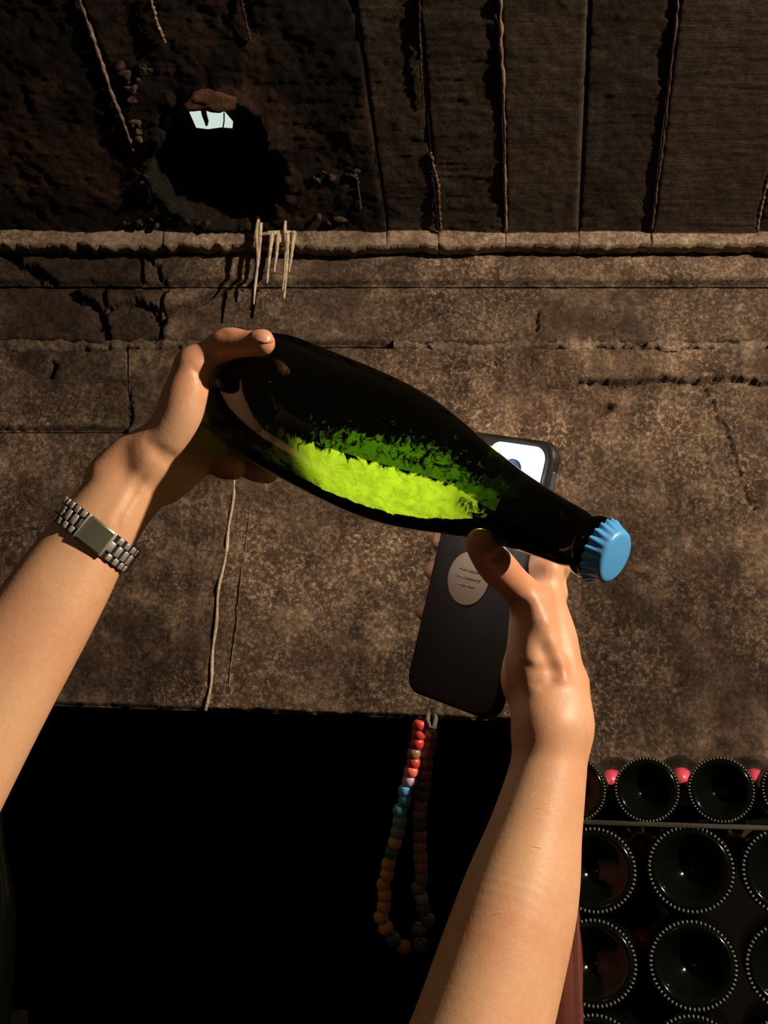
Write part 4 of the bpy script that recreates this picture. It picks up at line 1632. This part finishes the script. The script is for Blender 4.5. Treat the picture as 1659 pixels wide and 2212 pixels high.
# ================================================================== the steel watch bracelet
wa, wb_ = cp(150, 1270, .720), cp(268, 1060, .737)
wax = (wb_ - wa) / np.linalg.norm(wb_ - wa)
wc = (cp(180, 1215, .727) + cp(228, 1225, .727)) / 2
wc = cp(206, 1154, .733)
# tilt the bracelet's plane so that it crosses the arm as in the photo
wax2 = np.array([.60, .79, wax[2] * .6])
wax2 /= np.linalg.norm(wax2)
e1 = np.array([0, 0, -1.0]) - wax2 * (-wax2[2])
e1 /= np.linalg.norm(e1)                                    # towards the viewer
e2 = np.cross(wax2, e1)
NT_ = 96
angs = np.arange(NT_) * 2 * math.pi / NT_
DD = np.cos(angs)[:, None] * e1 + np.sin(angs)[:, None] * e2
rs = np.zeros(NT_)
for off in (-.007, 0, .007):
    q = left.march(wc + wax2 * off + DD * .06, -DD, .058)
    rs = np.maximum(rs, ((q - wc - wax2 * off) * DD).sum(1))
rs = np.array(rs)
for _ in range(4):
    rs = np.maximum(rs, (np.roll(rs, 1) + np.roll(rs, -1)) / 2)
rs = (np.roll(rs, 1) + rs + np.roll(rs, -1)) / 3 + .0006
angs = np.arange(NT_) * 2 * math.pi / NT_
ring = np.array([wc + r * (math.cos(a) * e1 + math.sin(a) * e2) for r, a in zip(rs, angs)])
seg_l = np.linalg.norm(np.roll(ring, -1, 0) - ring, axis=1)
cum = np.concatenate([[0], np.cumsum(seg_l)])
TOT = cum[-1]


def ring_at(s):
    s = s % TOT
    R2 = np.concatenate([ring, ring[:1]])
    p = np.array([np.interp(s, cum, R2[:, i]) for i in range(3)])
    q = np.array([np.interp((s + .002) % TOT, cum, R2[:, i]) for i in range(3)])
    t = q - p
    t /= np.linalg.norm(t)
    nn = np.cross(wax2, t)
    if nn @ (p - wc) < 0:
        nn = -nn
    return p, t, nn


watch = empty('wristwatch', c2w(wc))
tag(watch, 'steel link bracelet watch with smooth clasp on the gripping wrist', 'watch')
pitch = .0054
NL = int(TOT / pitch)
pitch = TOT / NL
link_c = box_bm(pitch * .66, .0068, .0026, .0007, 2)
link_s = box_bm(pitch * .66, .0044, .0024, .0007, 2)
mc = bm_obj('link', link_c, M['steel'])
ms = bm_obj('link', link_s, M['steel'])
# where the clasp sits
p_cl = cp(216, 1138, .70)
s_cl = cum[np.argmin([np.linalg.norm((q / q[2] - p_cl / p_cl[2])[:2]) + (10 if (q - wc) @ e1 < 0 else 0) for q in ring])]


def sdist(a, b):
    d = abs(a - b) % TOT
    return min(d, TOT - d)


for k in range(NL):
    s0 = k * pitch
    for off, me_, sh in ((0, mc.data, 0), (-.0060, ms.data, pitch / 2), (.0060, ms.data, pitch / 2)):
        if sdist(s0 + sh, s_cl) < .0100:
            continue
        p, t, nn = ring_at(s0 + sh)
        o = bpy.data.objects.new('link', me_)
        COL.objects.link(o)
        place(o, frame_matrix(c2w(p + nn * .0010 + wax2 * off), t @ B3, (np.cross(nn, t)) @ B3, nn @ B3), watch)
bpy.data.objects.remove(mc)
bpy.data.objects.remove(ms)
# dark flexible core under the links
V = []
for k in range(NT_):
    p = ring[k]
    nn = (p - wc) / np.linalg.norm(p - wc)
    for off, h in ((-.0084, .0003), (.0084, .0003), (.0084, .0012), (-.0084, .0012)):
        V.append(c2w(p + wax2 * off + nn * h))
Fc = []
for k in range(NT_):
    k2 = (k + 1) % NT_
    for j in range(4):
        j2 = (j + 1) % 4
        Fc.append((k * 4 + j, k2 * 4 + j, k2 * 4 + j2, k * 4 + j2))
mesh_obj('band_core', V, Fc, M['iron'], watch, False)
# clasp plate following the wrist
n = 15
V = []
for i in range(n):
    s = s_cl + (-.0080 + .0160 * i / (n - 1))
    p, t, nn = ring_at(s)
    for off, h in ((-.0088, .0008), (-.0086, .0030), (-.0074, .0038), (.0074, .0038), (.0086, .0030), (.0088, .0008)):
        V.append(c2w(p + wax2 * off + nn * h))
Fc = []
for i in range(n - 1):
    for j in range(5):
        Fc.append((i * 6 + j, i * 6 + j + 1, i * 6 + 7 + j, i * 6 + 6 + j))
    Fc.append((i * 6 + 5, i * 6, i * 6 + 6, i * 6 + 11))
Fc.append(tuple(range(6)))
Fc.append(tuple((n - 1) * 6 + j for j in range(6))[::-1])
cl = mesh_obj('clasp', V, Fc, M['clasp'], watch, False)
cl['label'] = 'smooth rectangular clasp plate'
for e_ in (-.0090, .0090):
    p, t, nn = ring_at(s_cl + e_)
    o = bm_obj('end_bar', box_bm(.0022, .0172, .0034, .0008, 2), M['steel'])
    place(o, frame_matrix(c2w(p + nn * .0020), t @ B3, np.cross(nn, t) @ B3, nn @ B3), watch)
